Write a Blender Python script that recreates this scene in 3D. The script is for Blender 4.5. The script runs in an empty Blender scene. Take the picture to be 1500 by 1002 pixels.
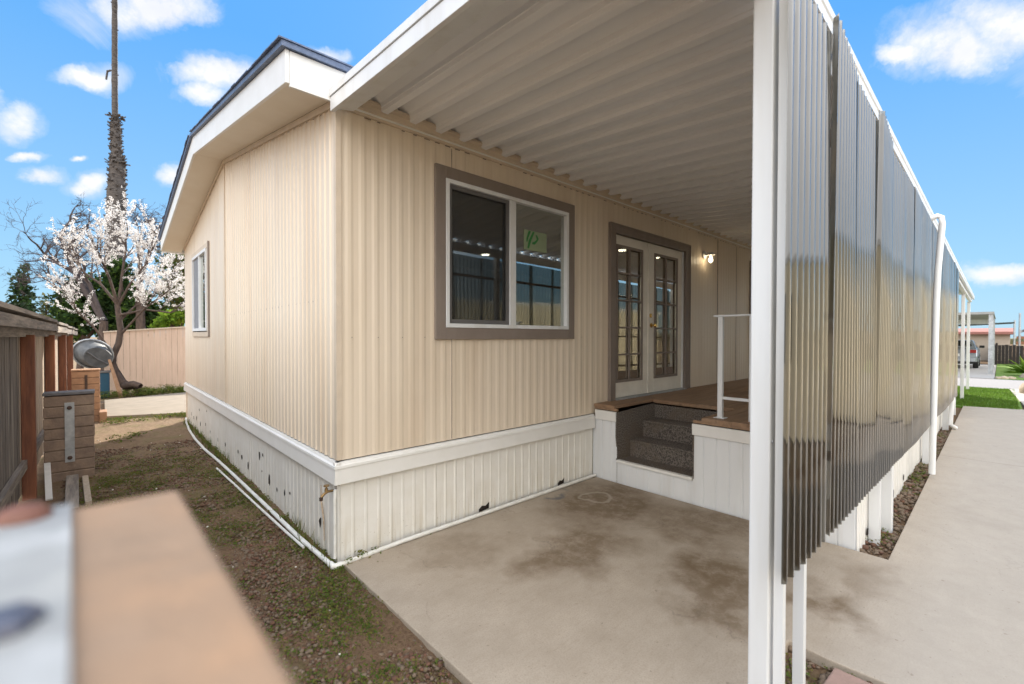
import bpy, bmesh, math, random
import numpy as np
from mathutils import Vector, Matrix
random.seed(7); RNG = np.random.default_rng(7)
S = bpy.context.scene
COL = S.collection

# ------------------------------------------------------------------ camera basis (solved from the photograph)
CAM = np.array([-1.2546, -3.195, 1.6147])
_y, _p, _r = math.radians(47.3453), math.radians(.748), math.radians(.0943)
FPX = 659.18
_d = np.array([math.cos(_y)*math.cos(_p), math.sin(_y)*math.cos(_p), -math.sin(_p)])
_rt = np.array([math.sin(_y), -math.cos(_y), 0.0]); _up = np.cross(_rt, _d)
RT = math.cos(_r)*_rt + math.sin(_r)*_up
UP = -math.sin(_r)*_rt + math.cos(_r)*_up

# ------------------------------------------------------------------ node helpers
def new_mat(name):
    m = bpy.data.materials.new(name); m.use_nodes = True
    nt = m.node_tree; nt.nodes.clear()
    out = nt.nodes.new('ShaderNodeOutputMaterial')
    return m, nt, out
def N(nt, t, **kw):
    n = nt.nodes.new(t)
    for k, v in kw.items():
        if k in n.inputs: n.inputs[k].default_value = v
        else: setattr(n, k, v)
    return n
def math_n(nt, op, a, b=None, clamp=False):
    n = nt.nodes.new('ShaderNodeMath'); n.operation = op; n.use_clamp = clamp
    for i, v in enumerate((a, b)):
        if v is None: continue
        if isinstance(v, (int, float)): n.inputs[i].default_value = v
        else: nt.links.new(v, n.inputs[i])
    return n.outputs[0]
def mixc(nt, fac, a, b, blend='MIX'):
    n = nt.nodes.new('ShaderNodeMix'); n.data_type = 'RGBA'; n.blend_type = blend
    for key, v in ((0, fac), (6, a), (7, b)):
        if isinstance(v, (int, float)): n.inputs[key].default_value = v
        elif isinstance(v, (tuple, list)): n.inputs[key].default_value = (*v[:3], 1)
        else: nt.links.new(v, n.inputs[key])
    return n.outputs[2]
def ramp(nt, fac, lo, hi):
    n = nt.nodes.new('ShaderNodeMapRange'); n.clamp = True
    n.inputs[1].default_value = lo; n.inputs[2].default_value = hi
    nt.links.new(fac, n.inputs[0]); return n.outputs[0]
def noise(nt, vec, scale, detail=4, rough=.6, dist=0):
    n = nt.nodes.new('ShaderNodeTexNoise'); n.inputs['Scale'].default_value = scale
    n.inputs['Detail'].default_value = detail; n.inputs['Roughness'].default_value = rough
    n.inputs['Distortion'].default_value = dist
    nt.links.new(vec, n.inputs['Vector']); return n.outputs['Fac']
def pos(nt, stretch=(1, 1, 1)):
    g = nt.nodes.new('ShaderNodeNewGeometry')
    if stretch == (1, 1, 1): return g.outputs['Position']
    mp = nt.nodes.new('ShaderNodeMapping'); mp.inputs['Scale'].default_value = stretch
    nt.links.new(g.outputs['Position'], mp.inputs['Vector']); return mp.outputs['Vector']
def mat(name, c1, c2=None, scale=6, rough=.6, bump=0., bscale=60, metal=0., c3=None, s3=1.2, stretch=(1, 1, 1), detail=5, lo=.35, hi=.65, spec=.4, w3=(.5, .7)):
    m, nt, out = new_mat(name)
    b = N(nt, 'ShaderNodeBsdfPrincipled'); b.inputs['Roughness'].default_value = rough
    b.inputs['Metallic'].default_value = metal; b.inputs['Specular IOR Level'].default_value = spec
    v = pos(nt, stretch)
    if c2 is None: c2 = tuple(x*.88 for x in c1)
    f = ramp(nt, noise(nt, v, scale, detail), lo, hi)
    c = mixc(nt, f, c1, c2)
    if c3 is not None:
        f3 = ramp(nt, noise(nt, v, s3, 4), *w3); c = mixc(nt, f3, c, c3)
    nt.links.new(c, b.inputs['Base Color'])
    if bump:
        bp = N(nt, 'ShaderNodeBump'); bp.inputs['Strength'].default_value = bump; bp.inputs['Distance'].default_value = .01
        nt.links.new(noise(nt, v, bscale, 4), bp.inputs['Height']); nt.links.new(bp.outputs[0], b.inputs['Normal'])
    nt.links.new(b.outputs[0], out.inputs[0]); return m
def leaf_mat(name, c1, c2, scale=3, trans=.35):
    m, nt, out = new_mat(name)
    v = pos(nt); c = mixc(nt, ramp(nt, noise(nt, v, scale, 3), .35, .65), c1, c2)
    d = N(nt, 'ShaderNodeBsdfDiffuse'); t = N(nt, 'ShaderNodeBsdfTranslucent')
    nt.links.new(c, d.inputs[0]); nt.links.new(c, t.inputs[0])
    mx = N(nt, 'ShaderNodeMixShader'); mx.inputs[0].default_value = trans
    nt.links.new(d.outputs[0], mx.inputs[1]); nt.links.new(t.outputs[0], mx.inputs[2])
    nt.links.new(mx.outputs[0], out.inputs[0]); return m
def glass_mat(name, tint, ior, rough=0.0, extra=0.0, gcol=(1, 1, 1), wave=0.0, frost=0.0, power=5):
    m, nt, out = new_mat(name)
    lw = N(nt, 'ShaderNodeLayerWeight'); lw.inputs['Blend'].default_value = .5; f0 = ((ior-1)/(ior+1))**2+extra
    g = N(nt, 'ShaderNodeBsdfGlossy'); g.inputs['Roughness'].default_value = rough; g.inputs['Color'].default_value = (*gcol, 1)
    t = N(nt, 'ShaderNodeBsdfTransparent'); t.inputs['Color'].default_value = (*tint, 1)
    fac = math_n(nt, 'ADD', math_n(nt, 'MULTIPLY', math_n(nt, 'POWER', lw.outputs['Facing'], power), 1-f0), f0, True)
    if frost:
        t = N(nt, 'ShaderNodeBsdfRefraction'); t.inputs['Color'].default_value = (*tint, 1); t.inputs['IOR'].default_value = 1.03; t.inputs['Roughness'].default_value = frost
    if wave:
        bp = N(nt, 'ShaderNodeBump'); bp.inputs['Strength'].default_value = wave; bp.inputs['Distance'].default_value = .02
        nt.links.new(noise(nt, pos(nt), 2.2, 2), bp.inputs['Height'])
        nt.links.new(bp.outputs[0], g.inputs['Normal'])
    mx = N(nt, 'ShaderNodeMixShader'); nt.links.new(fac, mx.inputs[0])
    nt.links.new(t.outputs[0], mx.inputs[1]); nt.links.new(g.outputs[0], mx.inputs[2])
    nt.links.new(mx.outputs[0], out.inputs[0]); return m
def emit_mat(name, col, st):
    m, nt, out = new_mat(name); e = N(nt, 'ShaderNodeEmission'); e.inputs[0].default_value = (*col, 1); e.inputs[1].default_value = st
    nt.links.new(e.outputs[0], out.inputs[0]); return m

# ------------------------------------------------------------------ materials
MT = {}
MT['siding'] = mat('beige_siding', (.72, .62, .505), (.69, .59, .465), 3, .42, c3=(.64, .53, .41), s3=2.6, stretch=(1, 1, .13), bump=.14, bscale=5)
MT['trim_beige'] = mat('beige_trim', (.62, .52, .41), None, 5, .5)
MT['white'] = mat('white_paint', (.76, .75, .73), (.71, .70, .67), 4, .4, bump=.05, bscale=40)
MT['white_clean'] = mat('white_clean_metal', (.72, .735, .75), (.68, .695, .71), 5, .38, c3=(.63, .625, .61), s3=5, stretch=(1, 1, .12), w3=(.52, .75))
MT['pvc'] = mat('white_pipe_plastic', (.78, .78, .76), (.66, .65, .61), 9, .4)
MT['soffit'] = mat('soffit_paint', (.76, .70, .61), (.72, .65, .55), 2, .6)
MT['pan'] = mat('awning_pan_paint', (.80, .81, .84), (.75, .76, .78), 3, .45, stretch=(.6, .25, 1), bump=.04, bscale=12)
MT['shingle'] = mat('sky_tinted_grey_shingle', (.085, .12, .20), (.14, .18, .28), 30, .45, bump=.4, bscale=90)  # blue of the reflected sky is mixed into the base colour
MT['taupe'] = mat('taupe_trim_paint', (.235, .195, .168), (.21, .17, .145), 8, .6, bump=.1, bscale=30, stretch=(1, 1, .4))
MT['door'] = mat('cream_door_paint', (.78, .74, .66), None, 4, .4)
MT['brass'] = mat('polished_brass', (.72, .48, .16), None, 9, .25, metal=1)
MT['oldbrass'] = mat('aged_brass', (.35, .23, .10), (.16, .10, .05), 40, .5, metal=.7)
MT['galv'] = mat('galvanized_steel', (.50, .52, .54), (.36, .38, .41), 14, .42, metal=.6, c3=(.30, .31, .33), s3=4)
MT['darkmetal'] = mat('dark_rusty_metal', (.06, .045, .04), (.10, .06, .045), 30, .6, metal=.4)
MT['rustbolt'] = mat('brown_rusty_bolt', (.23, .10, .065), (.15, .065, .045), 30, .6)
MT['deck'] = mat('brown_deck_stain', (.32, .20, .12), (.21, .13, .08), 7, .6, stretch=(.35, 3, 3), bump=.2, bscale=20, c3=(.30, .20, .13), s3=1.5)
MT['carpet'] = mat('speckled_brown_carpet', (.235, .20, .17), (.075, .066, .06), 75, .95, bump=1, bscale=220, lo=.42, hi=.58, c3=(.16, .125, .095), s3=3)
MT['room'] = mat('room_paint', (.52, .47, .40), None, 2, .8)
MT['glass'] = glass_mat('window_glass', (.68, .70, .66), 1.75, 0, .28, (.95, .97, .94), wave=.012)
MT['doorglass'] = glass_mat('door_glass', (.70, .70, .64), 1.85, 0, .50, (1, .98, .92), wave=.02)
MT['sheet'] = glass_mat('smoked_corrugated_plastic', (.22, .213, .19), 1.6, .018, .045, (.98, .98, .98), frost=.38, power=2.3)
MT['screen'] = None
MT['greyframe'] = mat('grey_sash_frame', (.13, .125, .125), None, 8, .5)
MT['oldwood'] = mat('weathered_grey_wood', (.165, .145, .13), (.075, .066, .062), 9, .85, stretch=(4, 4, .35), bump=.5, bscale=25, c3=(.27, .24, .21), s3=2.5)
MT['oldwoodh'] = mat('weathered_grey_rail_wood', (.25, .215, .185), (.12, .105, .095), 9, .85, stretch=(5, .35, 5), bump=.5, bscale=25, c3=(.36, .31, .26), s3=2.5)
MT['boardlit'] = mat('tan_sunlit_board_wood', (.46, .38, .30), (.33, .26, .20), 8, .85, stretch=(4, 4, .35), bump=.4, bscale=25)
MT['redwood'] = mat('redwood_post', (.22, .085, .045), (.12, .048, .03), 8, .75, stretch=(5, 5, .5), bump=.3, bscale=25, c3=(.30, .12, .06), s3=2)
MT['block'] = mat('slump_block', (.26, .185, .135), (.18, .128, .10), 9, .85, bump=.5, bscale=45, c3=(.32, .235, .17), s3=4)
MT['blocktop'] = mat('dark_block_cap', (.17, .165, .17), (.11, .105, .11), 12, .8, bump=.3, bscale=45)
MT['cap_pink'] = mat('pinkish_tan_block', (.36, .235, .15), (.28, .19, .125), 26, .85, c3=(.44, .265, .155), s3=13, w3=(.44, .68), bump=.3, bscale=45)
MT['backfence'] = mat('pinkish_tan_fence_paint', (.60, .45, .35), (.53, .39, .30), 4, .8, stretch=(3, 1, .4), bump=.15, bscale=20)
MT['bark'] = mat('brown_bark', (.10, .068, .052), (.05, .036, .03), 14, .9, bump=.8, bscale=25, stretch=(1, 1, .5))
MT['twig'] = mat('grey_brown_twig', (.085, .065, .062), (.05, .04, .04), 20, .9)
MT['palmbark'] = mat('grey_palm_bark', (.115, .10, .09), (.05, .043, .04), 5, .9, bump=.9, bscale=10, stretch=(1, 1, 2.5))
MT['blossom'] = leaf_mat('white_pink_blossom', (.86, .84, .81), (.80, .76, .73), 2.5, .3)
MT['leaf_dark'] = leaf_mat('dark_green_leaf', (.022, .045, .018), (.045, .075, .024), 1.2, .25)
MT['leaf_mid'] = leaf_mat('mid_green_leaf', (.06, .115, .025), (.11, .17, .035), 1.2, .35)
MT['leaf_bright'] = leaf_mat('bright_green_leaf', (.14, .25, .03), (.26, .36, .05), 1.5, .45)
MT['leaf_olive'] = leaf_mat('olive_leaf', (.10, .10, .035), (.17, .155, .06), 1.5, .35)
MT['conifer'] = leaf_mat('dull_conifer_needles', (.035, .055, .035), (.06, .075, .05), .8, .15)
MT['frond'] = leaf_mat('palm_frond', (.06, .10, .03), (.10, .13, .045), 1, .3)
MT['weed'] = leaf_mat('weed_green', (.085, .13, .028), (.12, .165, .04), 4, .35)
MT['weed_olive'] = leaf_mat('weed_olive', (.13, .145, .035), (.19, .17, .055), 4, .35)
MT['grass'] = leaf_mat('lawn_grass', (.085, .17, .024), (.14, .25, .035), 2, .4)
MT['lava'] = mat('red_brown_lava_stone', (.165, .085, .055), (.10, .055, .038), 30, .95, bump=.5, bscale=120)
MT['stone_dark'] = mat('dark_brown_stone', (.135, .10, .072), (.19, .14, .10), 30, .9)
MT['stone_tan'] = mat('tan_stone', (.19, .14, .10), (.14, .105, .075), 30, .9)
MT['litter'] = mat('pale_chip', (.62, .58, .52), None, 20, .7)
MT['rock'] = mat('tan_boulder_stone', (.42, .345, .26), (.28, .22, .165), 5, .9, bump=.8, bscale=14)
MT['asphalt'] = mat('pale_street_asphalt', (.27, .255, .25), (.23, .22, .215), 12, .9, bump=.2, bscale=60)
MT['farconc'] = mat('pale_concrete', (.40, .375, .345), (.35, .325, .30), 5, .9, bump=.1, bscale=60)
MT['slab_sun'] = mat('pale_tan_slab', (.27, .225, .175), (.22, .185, .14), 4, .9, bump=.2, bscale=50)
MT['paver'] = mat('pinkish_paver', (.34, .225, .19), (.29, .20, .165), 10, .9, bump=.4, bscale=60)
MT['tub'] = mat('grey_plastic_tub', (.11, .115, .12), (.06, .063, .068), 6, .55)
MT['blue'] = mat('blue_plastic', (.015, .07, .12), None, 5, .5)
MT['stake'] = mat('pale_split_stake', (.36, .22, .13), (.26, .15, .09), 12, .85)
MT['carpaint'] = mat('silver_car_paint', (.42, .45, .49), None, 3, .25, metal=.6)
MT['carglass'] = mat('dark_car_glass', (.015, .018, .022), None, 3, .08, spec=.8)
MT['tyre'] = mat('black_tyre', (.02, .02, .02), None, 9, .8)
MT['rim'] = mat('alloy_rim', (.45, .46, .48), None, 9, .3, metal=.8)
MT['tail'] = mat('red_tail_light_lens', (.30, .02, .015), None, 5, .2)
MT['beigewall'] = mat('far_beige_wall', (.52, .44, .35), None, 3, .8)
MT['creamwall'] = mat('neighbour_cream_siding', (.74, .65, .47), (.70, .61, .44), 3, .6)
MT['redeave'] = mat('faded_red_eave', (.34, .15, .12), None, 4, .7)
MT['darkfence'] = mat('dark_brown_fence', (.020, .016, .015), (.034, .026, .023), 6, .85, stretch=(1, 4, .4))
MT['sailcloth'] = mat('dark_shade_cloth', (.045, .055, .05), None, 4, .8)
MT['timber'] = mat('orange_brown_timber', (.34, .155, .085), (.26, .12, .07), 6, .75)
MT['roofgrey'] = mat('far_grey_roof', (.12, .135, .15), None, 8, .7)
MT['carportroof'] = mat('grey_carport_sheet', (.30, .30, .29), None, 4, .5)
MT['hillmat'] = mat('distant_hill_scrub', (.10, .10, .05), (.13, .12, .06), .1, .95)
MT['lampglass'] = glass_mat('clear_lamp_glass', (.97, .97, .95), 1.35, .02, .03)
MT['bulb'] = emit_mat('lit_bulb', (1, .80, .52), 10)
MT['downlight'] = emit_mat('lit_ceiling_disc', (1, .94, .82), 7)
MT['sticker'] = mat('pale_green_sticker', (.26, .32, .20), None, 5, .5)
MT['stickergreen'] = mat('green_print', (.03, .20, .05), None, 5, .5)
MT['hollow_dark'] = mat('painted_hollow_black', (.012, .010, .009), (.03, .018, .012), 60, .9)  # near-black colour that paints the dark inside hollows
MT['rustdirt'] = mat('rust_run_stain', (.42, .30, .20), (.55, .46, .36), 40, .8)

def screen_mat():
    m, nt, out = new_mat('insect_screen_mesh')
    d = N(nt, 'ShaderNodeBsdfDiffuse'); d.inputs[0].default_value = (.03, .03, .032, 1)
    t = N(nt, 'ShaderNodeBsdfTransparent'); mx = N(nt, 'ShaderNodeMixShader'); mx.inputs[0].default_value = .48
    nt.links.new(t.outputs[0], mx.inputs[1]); nt.links.new(d.outputs[0], mx.inputs[2]); nt.links.new(mx.outputs[0], out.inputs[0]); return m
MT['screen'] = screen_mat()

def skirt_mat():
    m, nt, out = new_mat('white_skirting_grime')
    b = N(nt, 'ShaderNodeBsdfPrincipled'); b.inputs['Roughness'].default_value = .5
    p = pos(nt); sep = N(nt, 'ShaderNodeSeparateXYZ'); nt.links.new(p, sep.inputs[0])
    c = mixc(nt, ramp(nt, noise(nt, p, 5, 4), .35, .65), (.78, .765, .73), (.73, .71, .66))
    low = ramp(nt, sep.outputs[2], .34, .0)                      # splash dirt near the ground
    st = ramp(nt, noise(nt, pos(nt, (9, 9, .7)), 3, 5), .47, .66)
    c = mixc(nt, math_n(nt, 'MULTIPLY', math_n(nt, 'MULTIPLY', low, st), .5), c, (.50, .42, .30))
    sp = ramp(nt, noise(nt, p, 70, 2), .66, .72)
    c = mixc(nt, math_n(nt, 'MULTIPLY', math_n(nt, 'MULTIPLY', low, sp), .6), c, (.20, .13, .08))
    nt.links.new(c, b.inputs['Base Color']); nt.links.new(b.outputs[0], out.inputs[0]); return m
MT['skirt'] = skirt_mat()

def concrete_mat():
    m, nt, out = new_mat('stained_patio_concrete')
    b = N(nt, 'ShaderNodeBsdfPrincipled'); b.inputs['Specular IOR Level'].default_value = .25
    p = pos(nt)
    c = mixc(nt, ramp(nt, noise(nt, p, 3, 8, .7), .3, .7), (.43, .365, .295), (.335, .28, .22))
    c = mixc(nt, math_n(nt, 'MULTIPLY', ramp(nt, noise(nt, p, 110, 4, .7), .45, .65), .5), c, (.25, .21, .17))
    c = mixc(nt, math_n(nt, 'MULTIPLY', ramp(nt, noise(nt, pos(nt, (1.2, 9, 1)), 5, 6, .7), .52, .72), .3), c, (.25, .20, .15))
    # stains, each with its own place and ragged outline
    wob = N(nt, 'ShaderNodeTexNoise'); wob.inputs['Scale'].default_value = 2.6; wob.inputs['Detail'].default_value = 6
    nt.links.new(p, wob.inputs['Vector'])
    sub = N(nt, 'ShaderNodeVectorMath', operation='SUBTRACT'); sub.inputs[1].default_value = (.5, .5, .5); nt.links.new(wob.outputs['Color'], sub.inputs[0])
    scl = N(nt, 'ShaderNodeVectorMath', operation='SCALE'); scl.inputs['Scale'].default_value = 1.1; nt.links.new(sub.outputs[0], scl.inputs[0])
    add = N(nt, 'ShaderNodeVectorMath', operation='ADD'); nt.links.new(p, add.inputs[0]); nt.links.new(scl.outputs[0], add.inputs[1])
    fine = ramp(nt, noise(nt, p, 7, 9, .78), .20, .55)
    def stain(c, x, y, rx, ry, col, s):
        mp = N(nt, 'ShaderNodeMapping'); mp.inputs['Location'].default_value = (-x/rx, -y/ry, 0); mp.inputs['Scale'].default_value = (1/rx, 1/ry, 0)
        nt.links.new(add.outputs[0], mp.inputs[0])
        ln = N(nt, 'ShaderNodeVectorMath', operation='LENGTH'); nt.links.new(mp.outputs[0], ln.inputs[0])
        f = ramp(nt, ln.outputs['Value'], 1.08, .42)
        return mixc(nt, math_n(nt, 'MULTIPLY', math_n(nt, 'MULTIPLY', f, fine), s), c, col)
    br = (.13, .085, .045)
    for x, y, rx, ry, s in ((2.35, -.65, .75, .6, .8), (1.35, -1.0, .55, .40, .75), (1.9, -1.9, .45, .5, .85), (1.45, -2.05, .35, .35, .7), (2.6, -1.5, .5, .5, .65), (.75, -.45, .5, .25, .35), (1.9, -2.55, .25, .22, .8), (2.5, -2.62, .6, .2, .4), (4.5, -3.1, .25, .25, .3)):
        c = stain(c, x, y, rx, ry, br, s)
    vo = N(nt, 'ShaderNodeTexVoronoi', feature='DISTANCE_TO_EDGE'); vo.inputs['Scale'].default_value = .42; nt.links.new(add.outputs[0], vo.inputs['Vector'])
    crack = math_n(nt, 'MULTIPLY', ramp(nt, vo.outputs['Distance'], .006, .001), ramp(nt, noise(nt, p, 1.1, 3), .50, .58))
    c = mixc(nt, math_n(nt, 'MULTIPLY', crack, .3), c, (.12, .095, .075))
    c = stain(c, 2.15, -.17, .22, .10, (.13, .13, .135), .9)
    # pale worn ring left by a pot near the steps
    mp = N(nt, 'ShaderNodeMapping'); mp.inputs['Location'].default_value = (-2.42/.16, .47/.14, 0); mp.inputs['Scale'].default_value = (1/.16, 1/.14, 0)
    sc2 = N(nt, 'ShaderNodeVectorMath', operation='SCALE'); sc2.inputs['Scale'].default_value = .26; nt.links.new(sub.outputs[0], sc2.inputs[0])
    ad2 = N(nt, 'ShaderNodeVectorMath', operation='ADD'); nt.links.new(p, ad2.inputs[0]); nt.links.new(sc2.outputs[0], ad2.inputs[1])
    nt.links.new(ad2.outputs[0], mp.inputs[0])
    ln = N(nt, 'ShaderNodeVectorMath', operation='LENGTH'); nt.links.new(mp.outputs[0], ln.inputs[0])
    ring = math_n(nt, 'MULTIPLY', ramp(nt, ln.outputs['Value'], 1.12, 1.0), ramp(nt, ln.outputs['Value'], .78, .92))
    c = mixc(nt, math_n(nt, 'MULTIPLY', ring, .42), c, (.46, .42, .36))
    # the driveway side is cleaner and greyer
    sep = N(nt, 'ShaderNodeSeparateXYZ'); nt.links.new(p, sep.inputs[0])
    c = mixc(nt, math_n(nt, 'MULTIPLY', ramp(nt, sep.outputs[1], -2.55, -2.95), .6), c, mixc(nt, ramp(nt, noise(nt, p, 9, 8, .75), .3, .7), (.45, .41, .365), (.38, .345, .305)))
    jx = math_n(nt, 'ABSOLUTE', math_n(nt, 'ADD', sep.outputs[0], -7.2)); jt = math_n(nt, 'MULTIPLY', ramp(nt, jx, .010, .004), .6)
    c = mixc(nt, jt, c, (.16, .13, .10))
    sp = ramp(nt, noise(nt, p, 16, 3), .68, .72)
    c = mixc(nt, math_n(nt, 'MULTIPLY', sp, .5), c, (.16, .12, .09))
    c = mixc(nt, math_n(nt, 'MULTIPLY', ramp(nt, noise(nt, p, 48, 2), .71, .74), .6), c, (.11, .085, .065))
    nt.links.new(c, b.inputs['Base Color'])
    rg = ramp(nt, noise(nt, p, 4, 3), .2, .8); nt.links.new(math_n(nt, 'ADD', math_n(nt, 'MULTIPLY', rg, .25), .62), b.inputs['Roughness'])
    bp = N(nt, 'ShaderNodeBump'); bp.inputs['Strength'].default_value = .25; bp.inputs['Distance'].default_value = .004
    nt.links.new(noise(nt, p, 90, 6, .7), bp.inputs['Height']); nt.links.new(bp.outputs[0], b.inputs['Normal'])
    nt.links.new(b.outputs[0], out.inputs[0]); return m
MT['concrete'] = concrete_mat()

def dirt_mat():
    m, nt, out = new_mat('red_brown_dirt')
    b = N(nt, 'ShaderNodeBsdfPrincipled'); b.inputs['Roughness'].default_value = .95; b.inputs['Specular IOR Level'].default_value = .1
    p = pos(nt); sep = N(nt, 'ShaderNodeSeparateXYZ'); nt.links.new(p, sep.inputs[0])
    c = mixc(nt, ramp(nt, noise(nt, p, 45, 6, .75), .35, .65), (.235, .155, .098), (.125, .08, .05))
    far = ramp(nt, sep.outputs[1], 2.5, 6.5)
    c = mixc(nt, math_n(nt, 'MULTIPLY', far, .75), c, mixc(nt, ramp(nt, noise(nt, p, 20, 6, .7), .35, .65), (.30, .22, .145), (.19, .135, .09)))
    g = ramp(nt, noise(nt, p, 2.3, 5, .7), .5, .66)
    c = mixc(nt, math_n(nt, 'MULTIPLY', g, .5), c, (.15, .15, .055))
    nt.links.new(c, b.inputs['Base Color'])
    bp = N(nt, 'ShaderNodeBump'); bp.inputs['Strength'].default_value = .9; bp.inputs['Distance'].default_value = .02
    nt.links.new(noise(nt, p, 60, 6, .75), bp.inputs['Height']); nt.links.new(bp.outputs[0], b.inputs['Normal'])
    nt.links.new(b.outputs[0], out.inputs[0]); return m
MT['dirt'] = dirt_mat()

# ------------------------------------------------------------------ mesh helpers
class MB:
    def __init__(s): s.v = []; s.f = []; s.m = []; s.cur = 0
    def add(s, vs, fs):
        o = len(s.v); s.v.extend([tuple(map(float, p)) for p in vs]); s.f.extend([tuple(i+o for i in f) for f in fs]); s.m.extend([s.cur]*len(fs)); return s
    def box(s, x0, x1, y0, y1, z0, z1):
        return s.hexa([(x0, y0, z0), (x1, y0, z0), (x1, y1, z0), (x0, y1, z0), (x0, y0, z1), (x1, y0, z1), (x1, y1, z1), (x0, y1, z1)])
    def hexa(s, p):
        return s.add(p, [(0, 3, 2, 1), (4, 5, 6, 7), (0, 1, 5, 4), (1, 2, 6, 5), (2, 3, 7, 6), (3, 0, 4, 7)])
    def prism(s, poly, axis, a0, a1):
        """poly: 2D points in the two other axes (in xyz order), extruded along axis"""
        n = len(poly)
        def P(p, a):
            return {'x': (a, p[0], p[1]), 'y': (p[0], a, p[1]), 'z': (p[0], p[1], a)}[axis]
        vs = [P(p, a0) for p in poly]+[P(p, a1) for p in poly]
        fs = [tuple(range(n))[::-1], tuple(range(n, 2*n))]+[(i, (i+1) % n, (i+1) % n+n, i+n) for i in range(n)]
        return s.add(vs, fs)
    def beam(s, p, q, w, h, up=(0, 0, 1)):
        p = Vector(p); q = Vector(q); d = (q-p).normalized(); u = Vector(up); r = d.cross(u)
        if r.length < 1e-4: r = d.cross(Vector((1, 0, 0)))
        r.normalize(); u = r.cross(d).normalized(); r *= w/2; u *= h/2
        return s.hexa([p-r-u, q-r-u, q+r-u, p+r-u, p-r+u, q-r+u, q+r+u, p+r+u])
    def tube(s, pts, radii, n=8, cap=True):
        pts = [Vector(p) for p in pts]
        if isinstance(radii, (int, float)): radii = [radii]*len(pts)
        rings = []; ref = Vector((.31, .17, .93))
        for i, p in enumerate(pts):
            d = (pts[min(i+1, len(pts)-1)]-pts[max(i-1, 0)]).normalized()
            a = d.cross(ref)
            if a.length < .05: a = d.cross(Vector((1, 0, 0)))
            a.normalize(); b = d.cross(a)
            rings.append([p+(a*math.cos(2*math.pi*k/n)+b*math.sin(2*math.pi*k/n))*radii[i] for k in range(n)])
        vs = [v for r in rings for v in r]; fs = []
        for i in range(len(pts)-1):
            for k in range(n): fs.append((i*n+k, i*n+(k+1) % n, (i+1)*n+(k+1) % n, (i+1)*n+k))
        if cap: fs.append(tuple(range(n))[::-1]); fs.append(tuple(range((len(pts)-1)*n, len(pts)*n)))
        return s.add(vs, fs)
    def lathe(s, prof, c, axis='z', n=20):
        """prof: (radius, height) pairs around an axis through c"""
        vs = []; fs = []
        for r, h in prof:
            for k in range(n):
                a = 2*math.pi*k/n; u, w = r*math.cos(a), r*math.sin(a)
                vs.append({'z': (c[0]+u, c[1]+w, c[2]+h), 'x': (c[0]+h, c[1]+u, c[2]+w), 'y': (c[0]+w, c[1]+h, c[2]+u)}[axis])
        for i in range(len(prof)-1):
            for k in range(n): fs.append((i*n+k, i*n+(k+1) % n, (i+1)*n+(k+1) % n, (i+1)*n+k))
        fs.append(tuple(range(n))[::-1]); fs.append(tuple(range((len(prof)-1)*n, len(prof)*n)))
        return s.add(vs, fs)
    def build(s, name, mats, parent=None, smooth=False, bevel=0, angle=40):
        me = bpy.data.meshes.new(name); me.from_pydata(s.v, [], s.f)
        if not isinstance(mats, (list, tuple)): mats = [mats]
        for m in mats: me.materials.append(m)
        if len(mats) > 1: me.polygons.foreach_set('material_index', s.m)
        bm = bmesh.new(); bm.from_mesh(me); bmesh.ops.recalc_face_normals(bm, faces=bm.faces); bm.to_mesh(me); bm.free()
        if smooth: me.polygons.foreach_set('use_smooth', [True]*len(me.polygons)); me.set_sharp_from_angle(angle=math.radians(angle))
        me.update()
        return link(name, me, parent, bevel)
def link(name, me, parent=None, bevel=0):
    o = bpy.data.objects.new(name, me); COL.objects.link(o)
    if parent is not None: o.parent = parent; o.matrix_parent_inverse = Matrix.Translation(-Vector(parent.location)) if parent.get('_off') else Matrix()
    if bevel:
        b = o.modifiers.new('bevel', 'BEVEL'); b.width = bevel; b.segments = 2; b.limit_method = 'ANGLE'
    return o
def np_mesh(name, V, F, mats, parent=None, mi=None, smooth=False):
    V = np.asarray(V, np.float32); F = np.asarray(F, np.int32); k = F.shape[1]
    me = bpy.data.meshes.new(name); me.vertices.add(len(V)); me.vertices.foreach_set('co', V.ravel())
    me.loops.add(F.size); me.loops.foreach_set('vertex_index', F.ravel())
    me.polygons.add(len(F)); me.polygons.foreach_set('loop_start', np.arange(0, F.size, k, dtype=np.int32))
    if not isinstance(mats, (list, tuple)): mats = [mats]
    for m in mats: me.materials.append(m)
    if mi is not None: me.polygons.foreach_set('material_index', np.asarray(mi, np.int32))
    if smooth: me.polygons.foreach_set('use_smooth', np.ones(len(F), bool))
    me.update(calc_edges=True); return link(name, me, parent)
def thing(name, loc, label, cat, group=None):
    """an Empty at the thing's base; its parts are modelled in world coordinates"""
    o = bpy.data.objects.new(name, None); COL.objects.link(o); o.location = loc; o.empty_display_size = .2; o['_off'] = 1
    return tag(o, label, cat, group)
def tag(o, label, cat, group=None):
    o['label'] = label; o['category'] = cat
    if group: o['group'] = group
    return o
def structure(o): o['kind'] = 'structure'; return o
def stuff(o, label=None, cat=None):
    o['kind'] = 'stuff'
    if label: o['label'] = label; o['category'] = cat
    return o
def copy_tree(o, delta, parent=None):
    c = o.copy(); COL.objects.link(c)
    if parent is None: c.location = Vector(o.location)+Vector(delta)
    else: c.parent = parent
    for ch in list(o.children): copy_tree(ch, delta, c)
    return c

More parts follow.
